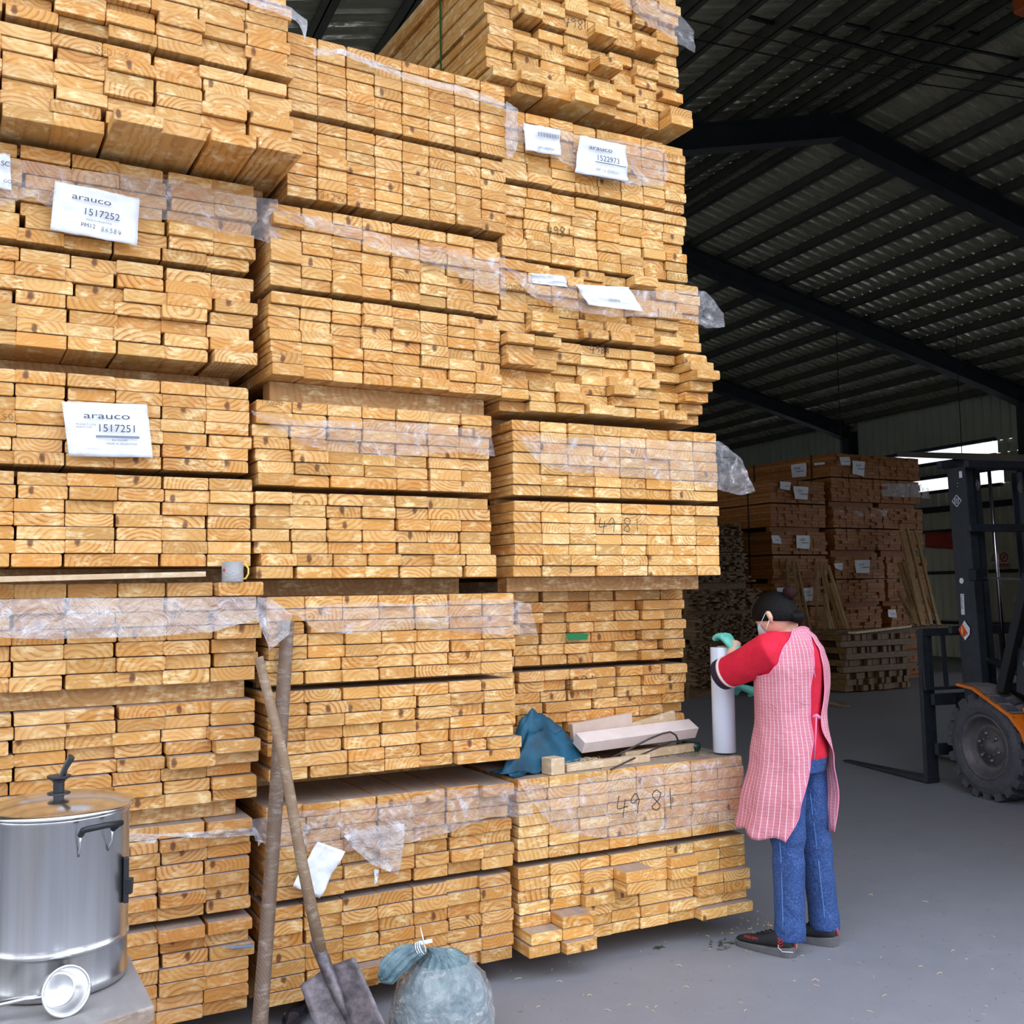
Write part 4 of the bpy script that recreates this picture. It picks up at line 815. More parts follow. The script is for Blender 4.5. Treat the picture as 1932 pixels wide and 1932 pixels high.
mb.tube([HC + hf * .085 + hu * .01, HC + hf * .108 - hu * .018, HC + hf * .098 - hu * .026], [.009, .014, .012], 10)          # nose
mb.tube([HC + hf * .078 - hu * .055 - hs * .02, HC + hf * .088 - hu * .052, HC + hf * .078 - hu * .055 + hs * .02], [.006, .009, .006], 8)  # mouth
for sgn in (-1, 1): mb.tube([HC + hs * sgn * .074 + hu * .022 - hf * .008, HC + hs * sgn * .084 + hu * .010 - hf * .014, HC + hs * sgn * .084 - hu * .012 - hf * .010, HC + hs * sgn * .074 - hu * .030 + hf * .002], [.009, .013, .012, .007], 8)  # ears
SH_L = tc_(1.27) - BR * .165 + ZU * .0; EL = PP(1374, 1276, .10); WR = PP(1386, 1222, .17)
mb.tube([SH_L, (SH_L + EL) / 2, EL, EL * .5 + WR * .5, WR, WR + (WR - EL).normalized() * .03], [.05, .045, .038, .036, .027, .026], 14)
SH_R = tc_(1.27) + BR * .165; ER = PP(1538, 1296, .20); WRR = PP(1440, 1305, .34)
mb.tube([SH_R, (SH_R + ER) / 2, ER, (ER + WRR) / 2, WRR], [.05, .045, .038, .034, .027], 14)
AN_L = Vector((3.155, 3.46, .075)); AN_R = Vector((3.385, 3.49, .075))
for an in (AN_L, AN_R):
    sgn = -1 if an is AN_L else 1; hip = tc_(.80) + BR * sgn * .08; kn = hip * .5 + an * .5 + G * .015; kn.z = .43
    mb.tube([hip, kn, an, an - ZU * .03], [.075, .05, .033, .035], 14)
    mb.tube([an - ZU * .035 - G * .02, an + G * .10 - ZU * .045], [.03, .026], 12)
body = fuse(mb, 'body', SKIN, man, .007, 2)
for sgn in (-1, 1):
    mb = MB(); mb.lathe(HC + hf * .078 + hs * sgn * .03 + hu * .018, [(0, -.006), (.011, -.004), (.013, 0), (.011, .004), (0, .006)], 12, hf, cap=False); mb.build('eye', mat('eye_dark', srgb(30, 22, 20), .2), man, smooth=True)
# hair: cap over the back and top of the head with a bun
HAIR = NT('black_hair'); tcn = HAIR.n('TexCoord').outputs['Object']; mpn = HAIR.n('Mapping'); HAIR.l(tcn, mpn.inputs[0]); mpn.inputs['Scale'].default_value = (60, 60, 14)
hn_ = HAIR.noise(mpn.outputs[0], 4, 4); HAIR.l(HAIR.ramp(hn_, (.4, srgb(5, 4, 6)), (.7, srgb(17, 13, 14))), HAIR.b.inputs['Base Color']); HAIR.b.inputs['Specular IOR Level'].default_value = .15; HAIR.b.inputs['Roughness'].default_value = .5; HAIR.bump(hn_, .5, .01); HAIR = HAIR.m
mb = MB(); secs = []
hd = (hu * .80 - hf * .60).normalized(); h2 = hs; h3 = hd.cross(h2)
for k in range(14):
    ph = math.pi * (k + .5) / 13 * .57; rr_ = math.sin(ph); secs.append((HC - hf * .004 + hu * .012 + hd * .106 * math.cos(ph), h2 * .086 * rr_, h3 * .106 * rr_))
loft(secs, 30, mb); mb.tube([HC - hf * .07 - hu * .05 - hs * .035, HC - hf * .085 - hu * .062, HC - hf * .07 - hu * .055 + hs * .035], [.022, .03, .022], 12)
mb.tube([HC + hd * .09, HC + hd * .10 + ZU * .015], [.03, .026], 12)
fuse(mb, 'hair', HAIR, man, .005, 2)
bc = PP(1488, 1118, .0); mb = MB(); mb.lathe(bc - ZU * .03, [(0, -.01), (.018, .0), (.027, .012), (.030, .028), (.028, .044), (.018, .056), (0, .062)], 24, ZU + RT * .1, cap=False)
mb.build('hair_bun', mat('hair_bun', srgb(34, 15, 14), .6, 0, .4, 60, .4), man, smooth=True)
bpy.data.materials['hair_bun'].node_tree.nodes['Principled BSDF'].inputs['Specular IOR Level'].default_value = .12
# mask: cup over nose and mouth with ear loops
MW = mat('face_mask', srgb(206, 222, 236), .7); mb = MB(); n = 12; V = []
for j in range(n + 1):
    for i in range(n + 1):
        a = (i / n - .5) * 1.9; t = j / n; hgt = .02 - .085 * t; r_ = .090 + .018 * math.cos(a) * math.sin(t * 3.1)
        V.append(HC + hf * (r_ * math.cos(a) - .0) + hs * (r_ * .80 * math.sin(a)) + hu * (hgt * (1 - .25 * abs(a))))
mb.add(V, [(j * (n + 1) + i, j * (n + 1) + i + 1, (j + 1) * (n + 1) + i + 1, (j + 1) * (n + 1) + i) for j in range(n) for i in range(n)]); mk = mb.build('face_mask', MW, man, smooth=True)
e0 = PP(1444, 1158, -.075); mb = MB(); mb.tube([PP(1444, 1157, -.085), PP(1438, 1170, -.09), PP(1431, 1185, -.06)], .0011, 5); mb.build('ear_loop', MW, man)
mb = MB(); mb.tube([PP(1451, 1170, -.095), PP(1448, 1180, -.095), PP(1445, 1189, -.08)], .0016, 5); mb.build('ear_loop', MW, man)
# shirt
RED = NT('red_shirt'); nz_ = RED.noise(RED.n('TexCoord').outputs['Object'], 14, 4, .6); RED.l(RED.ramp(nz_, (.3, srgb(198, 12, 44)), (.7, srgb(220, 24, 58))), RED.b.inputs['Base Color']); RED.b.inputs['Roughness'].default_value = .85; RED.bump(nz_, .35, .02); RED = RED.m
mb = MB(); loft(tors((.80, .88, .96, 1.04, 1.12, 1.20, 1.27, 1.32, 1.355), .006), mb=mb)
CE = PP(1364, 1272, .08); cd_ = (CE - SH_L).normalized()
mb.tube([SH_L + BR * .06 + ZU * .01, SH_L + ZU * .005, SH_L * .55 + CE * .45 - ZU * .005, SH_L * .25 + CE * .75 - ZU * .004, CE], [.085, .082, .078, .074, .066], 24)
mb.tube([SH_R - BR * .06, SH_R, (SH_R + ER) / 2, ER, ER * .6 + WRR * .4], [.07, .066, .058, .052, .048], 20)
shirt = fuse(mb, 'red_shirt', RED, man, .008, 4)
WH = mat('cuff_white', srgb(236, 230, 228), .8); NV = mat('cuff_navy', srgb(32, 26, 46), .8)
def cuff(t0, t1, r0, m, nm):
    mb = MB(); mb.lathe(CE + cd_ * t0, [(r0, 0), (r0 + .0015, (t1 - t0) * .5), (r0 - .0005, t1 - t0), (r0 - .006, t1 - t0), (r0 - .006, 0), (r0, 0)], 36, cd_, cap=False); return mb.build(nm, m, man, smooth=True)
cuff(-.040, -.026, .0725, WH, 'white_cuff_band'); cuff(-.020, .010, .070, NV, 'navy_cuff_band'); 
# jeans
JN = NT('blue_jeans'); tcj = JN.n('TexCoord').outputs['Object']; nj = JN.noise(tcj, 5, 5, .65); nk_ = JN.noise(tcj, 160, 3, .6); cj = JN.mix(nj, srgb(18, 42, 92), srgb(44, 80, 140)); cj = JN.mix(JN.math('MULTIPLY', JN.ramp(nk_, (.45, 0.0), (.7, 1.0)), .3), cj, srgb(120, 152, 204)); JN.l(cj, JN.b.inputs['Base Color']); JN.b.inputs['Roughness'].default_value = .85; JN.bump(JN.noise(tcj, 7, 3, .5, .8), .7, .05); JN = JN.m
mb = MB(); loft(tors((.74, .80, .88, .93), .004), mb=mb)
for an, sgn in ((AN_L, -1), (AN_R, 1)):
    hip = tc_(.80) + BR * sgn * .082; kn = hip * .5 + an * .5 - G * .01; kn.z = .43; pts = []; rs_ = []
    for k in range(16):
        t = k / 15; p = hip * (1 - t) * (1 - t) + kn * 2 * t * (1 - t) + an * t * t; p.z = .84 + (.055 - .84) * t; wr = .0055 * math.sin(t * 34 + sgn) * math.exp(-((t - .5) / .18) ** 2) + .004 * math.sin(t * 70) * math.exp(-((t - .93) / .06) ** 2)
        pts.append(p); rs_.append((.098 - .03 * min(1, t * 1.7) - .010 * max(0, t - .6)) + wr)
    mb.tube(pts, rs_, 24)
jeans = fuse(mb, 'jeans', JN, man, .008, 2)
for an, sgn in ((AN_L, -1), (AN_R, 1)):
    hip = tc_(.80) + BR * sgn * .082; kn = hip * .5 + an * .5 - G * .01; kn.z = .43; pts = []
    sd_ = -(fwh * .75 + RT * .66).normalized() if sgn < 0 else (-fwh * .9 - RT * .2).normalized()
    for k in range(24):
        t = .25 + .72 * k / 23; p = hip * (1 - t) * (1 - t) + kn * 2 * t * (1 - t) + an * t * t; p.z = .84 + (.055 - .84) * t; r_ = (.098 - .03 * min(1, t * 1.7) - .010 * max(0, t - .6)) - .001; pts.append(p + Vector((sd_.x, sd_.y, 0)).normalized() * r_)
    poly('seam', pts, .0026, mat('denim_seam', srgb(84, 122, 176), .8), jeans, n=5)
# shoes
SB = mat('shoe_black', srgb(26, 27, 31), .75, 0, .15, 60); SG = mat('shoe_sole', srgb(92, 91, 93), .7, 0, .12, 30)
def shoe(heel, toe):
    d = (toe - heel); d.z = 0; L = d.length + .012; d.normalize(); s_ = Vector((d.y, -d.x, 0)); e = empty('shoe', (0, 0, 0), None, None); e.parent = man; e.location = Vector((heel.x, heel.y, 0)) - Vector(man.location)
    def sec(t, z0, z1, w): return (heel + d * t * L + ZU * (z0 + z1) / 2, s_ * w, ZU * (z1 - z0) / 2)
    mb = MB(); loft([sec(0, .03, .06, .012), sec(.03, .02, .085, .028), sec(.15, .018, .098, .035), sec(.32, .018, .095, .036), sec(.45, .018, .078, .037), sec(.65, .018, .060, .042), sec(.85, .018, .048, .038), sec(.96, .02, .038, .024), sec(.995, .024, .03, .008)], 28, mb); u = mb.build('upper', SB, e, smooth=True)
    mb = MB(); 
    for t0, t1, z0a, z1a, w0, w1 in ():
        pass
    V = []; N_ = 20; prof_ = []
    for k in range(N_ + 1):
        t = k / N_; w_ = (.036 + .008 * math.sin(t * 3.1)) * (max(0.02, 1 - (2 * t - 1) ** 8)) ** .5; zt_ = .034 + .014 * max(0, .35 - t) * 2 - .012 * t + .006 * (t > .9); z0_ = .006 * max(0, t - .8) * 5
        c = heel + d * (-.006 + t * (L + .012)); V += [c + s_ * w_ + ZU * z0_, c + s_ * w_ * 1.03 + ZU * zt_, c - s_ * w_ * 1.03 + ZU * zt_, c - s_ * w_ + ZU * z0_]
    Fc = [(4 * i + k, 4 * i + (k + 1) % 4, 4 * i + 4 + (k + 1) % 4, 4 * i + 4 + k) for i in range(N_) for k in range(4)] + [(0, 1, 2, 3), (4 * N_, 4 * N_ + 3, 4 * N_ + 2, 4 * N_ + 1)]
    mb.add(V, Fc); mb.build('sole', SG, e, bevel=.003)
    mb = MB(); mb.tube([heel - d * .004 + ZU * .045, heel - d * .001 + ZU * .075, heel + d * .01 + ZU * .098], .005, 6); mb.build('heel_tab', mat('red_tab', srgb(206, 60, 60), .6), e, smooth=True)
    for k in range(4): mb = MB(); c = heel + d * L * (.42 + .07 * k) + ZU * (.088 - .008 * k); mb.tube([c - s_ * .022 - ZU * .006, c + ZU * .002, c + s_ * .022 - ZU * .006], .003, 6); mb.build('lace', mat('lace_black', srgb(14, 14, 16), .8), e, smooth=True)
    return e, d, s_, L
HL, TL = Vector((3.140, 3.420, 0)), Vector((3.055, 3.668, 0)); HR2, TR2 = Vector((3.395, 3.432, 0)), Vector((3.285, 3.640, 0))
eL, dL, sL, LL = shoe(HL, TL); shoe(HR2, TR2)
sl = -sL if sL.dot(RT) > 0 else sL; o_ = printed('VND-SPIY', HL + dL * .215 + sl * .0415 + ZU * .048, -dL, (ZU + -sl * .3).normalized(), .016, M['red_paint'], eL, name='printed_word', off=.002)
mb = MB(); c = HL + dL * .045 + sl * .036 + ZU * .058
for k in range(3): mb.tube([c + dL * -.012 + ZU * (.018 - k * .012), c + ZU * (.008 - k * .012) + sl * .001, c + dL * .012 + ZU * (.018 - k * .012)], .002, 5)
mb.build('red_emblem', M['red_paint'], eL)
poly('loose_thread', [AN_L + sl * .05 - ZU * .02 + dL * .03, HL + dL * .05 + sl * .045 + ZU * .04, HL + dL * .03 + sl * .046 + ZU * .028, HL + dL * -.01 + sl * .03 + ZU * .03], .0015, WH, eL, n=5)
# gloves
GLV = mat('rubber_glove', srgb(104, 196, 176), .5, 0, .14, 40, .3)
def hand(wr, dirf, palmdown, spread, curl, nm, rad=.0088, down=None):
    f = dirf.normalized(); nrm_ = palmdown.normalized(); sd2 = f.cross(nrm_).normalized(); mb = MB()
    loft([(wr - f * .035, sd2 * .031, nrm_ * .027), (wr - f * .01, sd2 * .029, nrm_ * .024), (wr + f * .02, sd2 * .034, nrm_ * .019), (wr + f * .055, sd2 * .040, nrm_ * .017), (wr + f * .082, sd2 * .037, nrm_ * .012)], 22, mb)
    for k, (o2, L_) in enumerate(((-.030, .062), (-.010, .072), (.011, .068), (.030, .054))):
        p = wr + f * .072 + sd2 * o2; d = (f + sd2 * o2 * spread * 6).normalized(); pts = [p - d * .02, p]; a = 0
        for j in range(3): a += curl; dd = d * math.cos(a) + nrm_ * math.sin(a); pts.append(pts[-1] + dd * L_ * (.42, .33, .25)[j])
        mb.tube(pts, [rad * 1.05, rad * 1.05, rad, rad * .92, rad * .8], 10)
    p = wr + f * .015 - sd2 * .028; d = (f * .55 - sd2 * .75 + nrm_ * .35).normalized(); mb.tube([p - d * .015, p, p + d * .032, p + d * .045 + (f * .02 + nrm_ * .014)], [.012, .0125, .011, .009], 10)
    return fuse(mb, nm, GLV, man, .0035, 2)
hand(WR, ZU * .62 - RT * .42 + fwh * .45, -RT * .45 + fwh * .55 - ZU * .75, .22, .62, 'left_glove', rad=.0118)
WRG = PP(1428, 1306, .25); hand(WRG, (PP(1398, 1296, .30) - WRG), Vector((0, 0, -1)) - RT * .3, .3, .5, 'right_glove')
# apron: open-backed checked smock
AP = NT('checked_apron'); uvn = AP.n('UVMap'); uvn.uv_map = 'cloth'; sxu = AP.n('SeparateXYZ'); AP.l(uvn.outputs[0], sxu.inputs[0])
def lines(co, per, wdt): f = AP.math('FRACT', AP.math('MULTIPLY', co, 1 / per)); return AP.math('LESS_THAN', AP.math('ABSOLUTE', AP.math('SUBTRACT', f, .5)), wdt / per / 2)
ca = AP.mix(AP.noise(AP.n('TexCoord').outputs['Object'], 9, 3), srgb(204, 122, 136), srgb(222, 146, 156)); ca = AP.mix(AP.math('MULTIPLY', lines(sxu.outputs[1], .0135, .0017), .5), ca, srgb(132, 62, 86)); ca = AP.mix(AP.math('MULTIPLY', lines(sxu.outputs[0], .0095, .0014), .28), ca, srgb(160, 70, 100)); ca = AP.mix(AP.math('MULTIPLY', lines(sxu.outputs[0], .021, .0028), .72), ca, srgb(252, 216, 228))
AP.l(ca, AP.b.inputs['Base Color']); AP.b.inputs['Roughness'].default_value = .9; AP.bump(AP.noise(AP.n('TexCoord').outputs['Object'], 10, 3, .55, .8), .5, .03); AP = AP.m
def interp(tab, x):
    if x <= tab[0][0]: return tab[0][1]
    for (a, p), (b, q) in zip(tab, tab[1:]):
        if x <= b: f = (x - a) / (b - a); f = f * f * (3 - 2 * f); return p + (q - p) * f
    return tab[-1][1]
ar = {'a': ((.44, .235), (.60, .215), (.80, .196), (1.0, .184), (1.12, .192), (1.2, .197), (1.27, .190), (1.32, .163), (1.36, .115), (1.385, .075)), 'b': ((.44, .235), (.60, .215), (.80, .175), (1.0, .142), (1.12, .142), (1.2, .142), (1.27, .137), (1.32, .118), (1.36, .09), (1.385, .07))}
def eL_(z): return interp(((.44, -152), (.6, -138), (.8, -122), (.93, -112), (1.1, -110), (1.25, -98), (1.37, -84)), z)
def eR_(z): return interp(((.44, -48), (.6, -56), (.8, -66), (.93, -90), (1.1, -76), (1.25, -80), (1.37, -82)), z)
NA, NZ = 150, 60; mb = MB(); V = []; UV = []
for i in range(NA + 1):
    fa = i / NA
    for j in range(NZ + 1):
        fz = j / NZ
        # nominal angle at mid height decides the top edge
        thn = -80 - 352 * fa  # runs clockwise from the left back edge round the front to the right back edge
        ztop = interp(((-432, 1.375), (-395, 1.36), (-372, 1.30), (-355, 1.20), (-320, 1.17), (-270, 1.24), (-220, 1.17), (-180, 1.165), (-158, 1.175), (-144, 1.215), (-132, 1.31), (-122, 1.365), (-95, 1.375), (-80, 1.375)), thn)
        zbot = .475 + .06 * (.5 - .5 * math.cos(2 * math.pi * fa)) + .012 * math.sin(fa * 40)
        z = zbot + (ztop - zbot) * fz; a0 = eL_(z); a1 = eR_(z) - 360; th = math.radians(a0 + (a1 - a0) * fa)
        a_, b_ = interp(ar['a'], z), interp(ar['b'], z); c = tc_(z)
        low = max(0, (.95 - z) / .5); rip = 1 + (.010 + .03 * low) * math.sin(th * 9 + 1.5 * math.sin(z * 7)) + .012 * noise.noise(Vector((th * 1.5, z * 5, 2)))
        right = max(0, math.cos(th)) * math.exp(-((z - 1.13) / .14) ** 2) * .085
        p = c + BR * math.cos(th) * (a_ * rip + right) + G * math.sin(th) * b_ * rip + G * low * .0 - RT * low * .05 * max(0, -math.cos(th)) - BR * low * .17 * max(0, math.cos(th)) 
        V.append(p); UV.append((th * .18, z))
mb.add(V, [(i * (NZ + 1) + j, i * (NZ + 1) + j + 1, (i + 1) * (NZ + 1) + j + 1, (i + 1) * (NZ + 1) + j) for i in range(NA) for j in range(NZ)])
ap = mb.build('apron', AP, man, smooth=True); uvl = ap.data.uv_layers.new(name='cloth')
for lp in ap.data.loops: uvl.data[lp.index].uv = UV[lp.vertex_index]
s_ = ap.modifiers.new('thick', 'SOLIDIFY'); s_.thickness = .002
PK = mat('apron_binding', srgb(236, 140, 176), .8)
poly('binding', [V[k * (NZ + 1) + NZ] for k in range(0, NA + 1)], .0035, PK, ap, n=6); poly('binding', V[:NZ + 1], .0025, PK, ap, n=6); poly('binding', V[-(NZ + 1):], .0025, PK, ap, n=6)
poly('apron_tie', [PP(1512, 1194, -.16), PP(1524, 1215, -.175), PP(1533, 1245, -.18), PP(1538, 1278, -.175)], .005, PK, ap, n=6, sq=.5)
poly('apron_tie', [PP(1535, 1352, -.15), PP(1541, 1350, -.165), PP(1546, 1354, -.15)], .008, PK, ap, n=8); poly('apron_tie', [PP(1540, 1352, -.165), PP(1539, 1385, -.165), PP(1536, 1432, -.16)], .0042, PK, ap, n=6, sq=.5)
# ------------------------------------------------------------------ background stacks
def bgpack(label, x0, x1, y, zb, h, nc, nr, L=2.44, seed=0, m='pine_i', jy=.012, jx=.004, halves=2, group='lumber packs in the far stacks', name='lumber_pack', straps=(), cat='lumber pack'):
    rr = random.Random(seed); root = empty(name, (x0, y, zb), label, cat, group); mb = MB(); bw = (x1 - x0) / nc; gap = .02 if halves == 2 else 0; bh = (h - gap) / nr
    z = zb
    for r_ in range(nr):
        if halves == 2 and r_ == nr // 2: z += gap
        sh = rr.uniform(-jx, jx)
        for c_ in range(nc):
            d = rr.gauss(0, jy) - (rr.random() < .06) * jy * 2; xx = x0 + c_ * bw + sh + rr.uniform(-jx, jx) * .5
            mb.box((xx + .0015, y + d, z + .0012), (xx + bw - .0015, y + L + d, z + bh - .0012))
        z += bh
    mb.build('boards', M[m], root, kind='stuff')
    for k, dy in enumerate(straps):
        s_ = MB(); s_.box((x0 - .008, y + dy, zb - .01), (x0 - .005, y + dy + .03, zb + h + .006)); s_.box((x0 - .008, y + dy, zb + h + .003), (x1 + .008, y + dy + .03, zb + h + .006)); s_.build('strap', M['cable'], root)
    return root
def bglabel(root, quad, y=None, x=None, m='paper', off=.03, txt=None, name='paper_label'):
    V = []
    for px, py in quad:
        V.append(ony(px, py, y - off) if y is not None else (lambda d: CO + d * ((x - off) / d.x))(ray(px, py)))
    n = 6; A = V; W = []
    for i in range(n + 1):
        for j in range(n + 1):
            a, b = i / n, j / n; p = (A[0] * (1 - a) + A[1] * a) * (1 - b) + (A[3] * (1 - a) + A[2] * a) * b; W.append(p + Vector((0, .012 * noise.noise(p * 9), 0)) if y is not None else p + Vector((.012 * noise.noise(p * 9), 0, 0)))
    mb = MB(); mb.add(W, [(i * (n + 1) + j, i * (n + 1) + j + 1, (i + 1) * (n + 1) + j + 1, (i + 1) * (n + 1) + j) for i in range(n) for j in range(n)])
    o = mb.build(name, M[m], root, smooth=True)
    if m == 'paper':
        ex = A[1] - A[0]; ez = A[0] - A[3]; en = ex.cross(ez).normalized() * .012
        if txt: printed(txt, A[3] + ex * .2 + ez * .55 + en, ex.normalized(), ez.normalized(), .06, M['ink'], o)
        b2 = MB(); b2.add([A[3] + ex * a + ez * b + en for a, b in ((.35, .38), (.85, .38), (.85, .43), (.35, .43))], [(0, 1, 2, 3)]); b2.build('printed_bar', M['ink'], o)
    return o
YB_ = 12.3
S1 = [('lowest', .08, 0), ('second', .885, .02), ('third', 1.69, -.02), ('topmost', 2.50, .0)]
x1a, x1b = ony(1457, 1000, YB_).x, ony(1560, 1000, YB_).x; x2a, x2b = ony(1571, 1000, YB_).x, ony(1663, 1000, YB_).x; x3a, x3b = x2b + .04, ony(1741, 1000, YB_).x
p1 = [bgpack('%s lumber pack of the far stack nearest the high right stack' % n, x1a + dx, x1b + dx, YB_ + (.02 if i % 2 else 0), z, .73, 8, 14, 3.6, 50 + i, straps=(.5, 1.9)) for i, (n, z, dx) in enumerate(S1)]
bglabel(p1[3], [(1472, 908), (1492, 910), (1491, 925), (1472, 922)], YB_); bglabel(p1[3], [(1497, 917), (1525, 919), (1524, 943), (1500, 941)], YB_, txt='1517')
bglabel(p1[2], [(1455, 1010), (1473, 1010), (1474, 1026), (1457, 1025)], YB_); bglabel(p1[2], [(1502, 1010), (1528, 1010), (1527, 1036), (1503, 1034)], YB_, txt='1520')
bglabel(p1[1], [(1466, 1109), (1484, 1108), (1484, 1120), (1467, 1120)], YB_); bglabel(p1[1], [(1512, 1110), (1534, 1108), (1533, 1134), (1514, 1134)], YB_, txt='1522')
p2 = [bgpack('%s lumber pack of the middle far stack' % n, x2a + dx, x2b + dx, YB_ + dy, z, h, 8, nr, L, 60 + i, straps=(.4, 1.8) if i == 4 else ()) for i, (n, z, h, dx, dy, nr, L) in enumerate((('lowest', .08, .34, -.1, .0, 7, 2.4), ('second', .50, .72, -.05, .03, 14, 2.4), ('third', 1.30, .73, .02, 0, 14, 2.4), ('fourth', 2.14, .70, 0, -.03, 14, 2.4), ('topmost', 2.93, .78, .0, 0, 14, 4.6)))]
bglabel(p2[4], [(1584, 862), (1603, 862), (1604, 878), (1587, 877)], YB_); bglabel(p2[4], [(1608, 869), (1632, 871), (1630, 899), (1609, 894)], YB_, txt='1519')
XS = x2a; bglabel(p2[4], [(1492, 877), (1521, 873), (1522, 899), (1494, 901)], x=XS, txt='MADE'); bglabel(p2[4], [(1537, 874), (1556, 872), (1556, 876), (1537, 878)], x=XS)
bglabel(p2[2], [(1573, 1063), (1590, 1062), (1589, 1077), (1576, 1072)], YB_); bglabel(p2[2], [(1612, 1057), (1641, 1056), (1641, 1081), (1616, 1081)], YB_, txt='1518')
bglabel(p2[3], [(1580, 962), (1674, 962), (1672, 975), (1584, 974)], YB_, m='film2', name='plastic_wrap')
p3 = [bgpack('%s lumber pack of the far stack nearest the windows' % n, x3a + dx, x3b + dx, YB_ + dy, z, h, 7, nr, 2.44, 70 + i) for i, (n, z, h, dx, dy, nr) in enumerate((('lowest', .08, .34, .1, .05, 7), ('second', .50, .72, .14, .03, 14), ('third', 1.30, .73, .05, 0, 14), ('fourth', 2.14, .70, 0, 0, 14), ('topmost', 2.93, .78, -.03, 0, 14)))]
bglabel(p3[4], [(1664, 912), (1738, 913), (1737, 939), (1664, 936)], YB_, m='film2', name='plastic_wrap'); bglabel(p3[3], [(1738, 918), (1752, 920), (1753, 941), (1740, 940)], YB_, m='film2', name='plastic_wrap')
# far bearers
def farbearers(ps_, x0, x1, nm, tops):
    for o, pt in zip(ps_, tops):
        for dy in (.12, 1.2, 2.25):
            mb = MB(); z = o.location.z; hh = z - pt; mb.box((x0 + .05, YB_ + dy, z - hh), (x1 - .05, YB_ + dy + .08, z)); tag(mb.build('timber_bearer', M['pine_i'], origin=(x0, YB_ + dy, z - hh)), 'dark crosswise bearer between the packs of ' + nm, 'timber', 'bearers of ' + nm)
farbearers(p1, x1a, x1b, 'the far stack nearest the high right stack', (0, .81, 1.615, 2.42)); farbearers(p2, x2a, x2b, 'the middle far stack', (0, .42, 1.22, 2.03, 2.84)); farbearers(p3, x3a, x3b, 'the far stack nearest the windows', (0, .42, 1.22, 2.03, 2.84))
# sawn batten packs between, ends ragged
ptop = 0
for i, (z, h, x0, x1, nr, lb) in enumerate(((.14, .36, 9.20, 10.05, 13, 'lowest'), (.56, .20, 9.15, 10.0, 7, 'second'), (.82, .36, 9.30, 10.35, 13, 'third'), (1.24, .30, 9.20, 10.5, 10, 'fourth'), (1.64, .12, 9.15, 10.3, 4, 'fifth'), (1.80, .26, 9.1, 10.25, 9, 'sixth'), (2.08, .22, 9.2, 10.2, 8, 'seventh'), (2.32, .18, 9.2, 10.15, 6, 'topmost'))):
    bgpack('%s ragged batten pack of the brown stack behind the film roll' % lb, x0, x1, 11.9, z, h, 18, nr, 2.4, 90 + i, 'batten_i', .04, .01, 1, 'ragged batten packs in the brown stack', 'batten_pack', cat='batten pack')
    if z > .15 or True:
        for dy in (.08, 1.1, 2.2):
            mb = MB(); mb.box((x0, 11.9 + dy, ptop), (x1, 11.98 + dy, z)); tag(mb.build('sticker', M['batten_i'], origin=(x0, 11.9 + dy, z - .04)), 'thin crosswise spacer under a ragged batten pack', 'timber', 'spacers in the brown batten stack')
    ptop = z + h
# leaning sticks
M['stick_i'] = wood('stick_wood', island=True, base=(176, 146, 100), late=(128, 100, 64), pale=(204, 180, 136), rs=60)
def lean(p, q, wd=.045, ht=.03, lb=None, g=None): stick('leaning_stick', p, q, wd, ht, M['stick_i'], lb, 'stick', g, roll=.4)
g1 = 'sticks leaning right of the worker'; l_1 = 'thin sawn stick leaning on the far stack right of the worker'
for (a, b, c, d) in ((1546, 1058, 1592, 1298), (1557, 1063, 1556, 1296), (1562, 1066, 1634, 1300), (1555, 1080, 1612, 1300), (1556, 1120, 1602, 1302), (1560, 1150, 1588, 1300), (1566, 1100, 1625, 1300), (1541, 1075, 1541, 1294)):
    q = onz(c, d, .015); lean(q, ony(a, b, q.y + .25 if q.y + .25 < 12.2 else 12.2), lb=l_1, g=g1)
for (a, b, c, d) in ((1484, 1058, 1500, 1290), (1495, 1059, 1536, 1292), (1503, 1061, 1550, 1296)):
    q = onz(c, d, .015); lean(q, ony(a, b, 12.2), lb='thin stick leaning behind the head of the worker', g='sticks behind the worker')
g2 = 'boards leaning left of the forklift mast'
for (a, b, c, d, wd) in ((1700, 993, 1742, 1180, .10), (1712, 998, 1757, 1178, .06), (1727, 1000, 1770, 1180, .05), (1697, 1062, 1728, 1178, .06), (1704, 1060, 1740, 1180, .06), (1695, 1115, 1722, 1176, .05), (1742, 1110, 1774, 1180, .05)):
    q = ony(c, d, 11.25); lean(q, ony(a, b, 11.95), wd, .03, 'sawn board leaning above the scrap pile left of the forklift', g2)
# scrap batten pile
rr = random.Random(5); X0, X1 = ony(1592, 1290, 11.2).x, ony(1722, 1290, 11.2).x
zz = 0.02; k = 0
for layer in range(9):
    if layer in (3, 5, 7):
        o = stick('crosswise_batten', (X0 + rr.uniform(-.1, .1), 11.2, zz + .05), (X1 + rr.uniform(-.05, .1), 11.2, zz + .05), .08, .085, M['batten_i'], 'long crosswise batten in the low scrap pile', 'timber', 'crosswise battens in the scrap pile'); 
        stick('crosswise_batten', (X0, 11.7, zz + .05), (X1, 11.7, zz + .05), .08, .085, M['batten_i'], 'long crosswise batten in the low scrap pile', 'timber', 'crosswise battens in the scrap pile'); zz += .095; continue
    x = X0 + rr.uniform(0, .08)
    while x < X1 - .1:
        w_ = rr.uniform(.06, .10); d = rr.uniform(-.04, .04); mb = MB(); mb.box((x, 11.2 + d, zz), (x + w_ - .006, 11.95 + d, zz + .085)); tag(mb.build('batten_offcut', M['batten_i'], origin=(x, 11.2 + d, zz)), 'short batten end in the low scrap pile', 'timber', 'batten ends in the scrap pile'); x += w_ + (rr.random() < .1) * .05
    zz += .09
ztop = zz
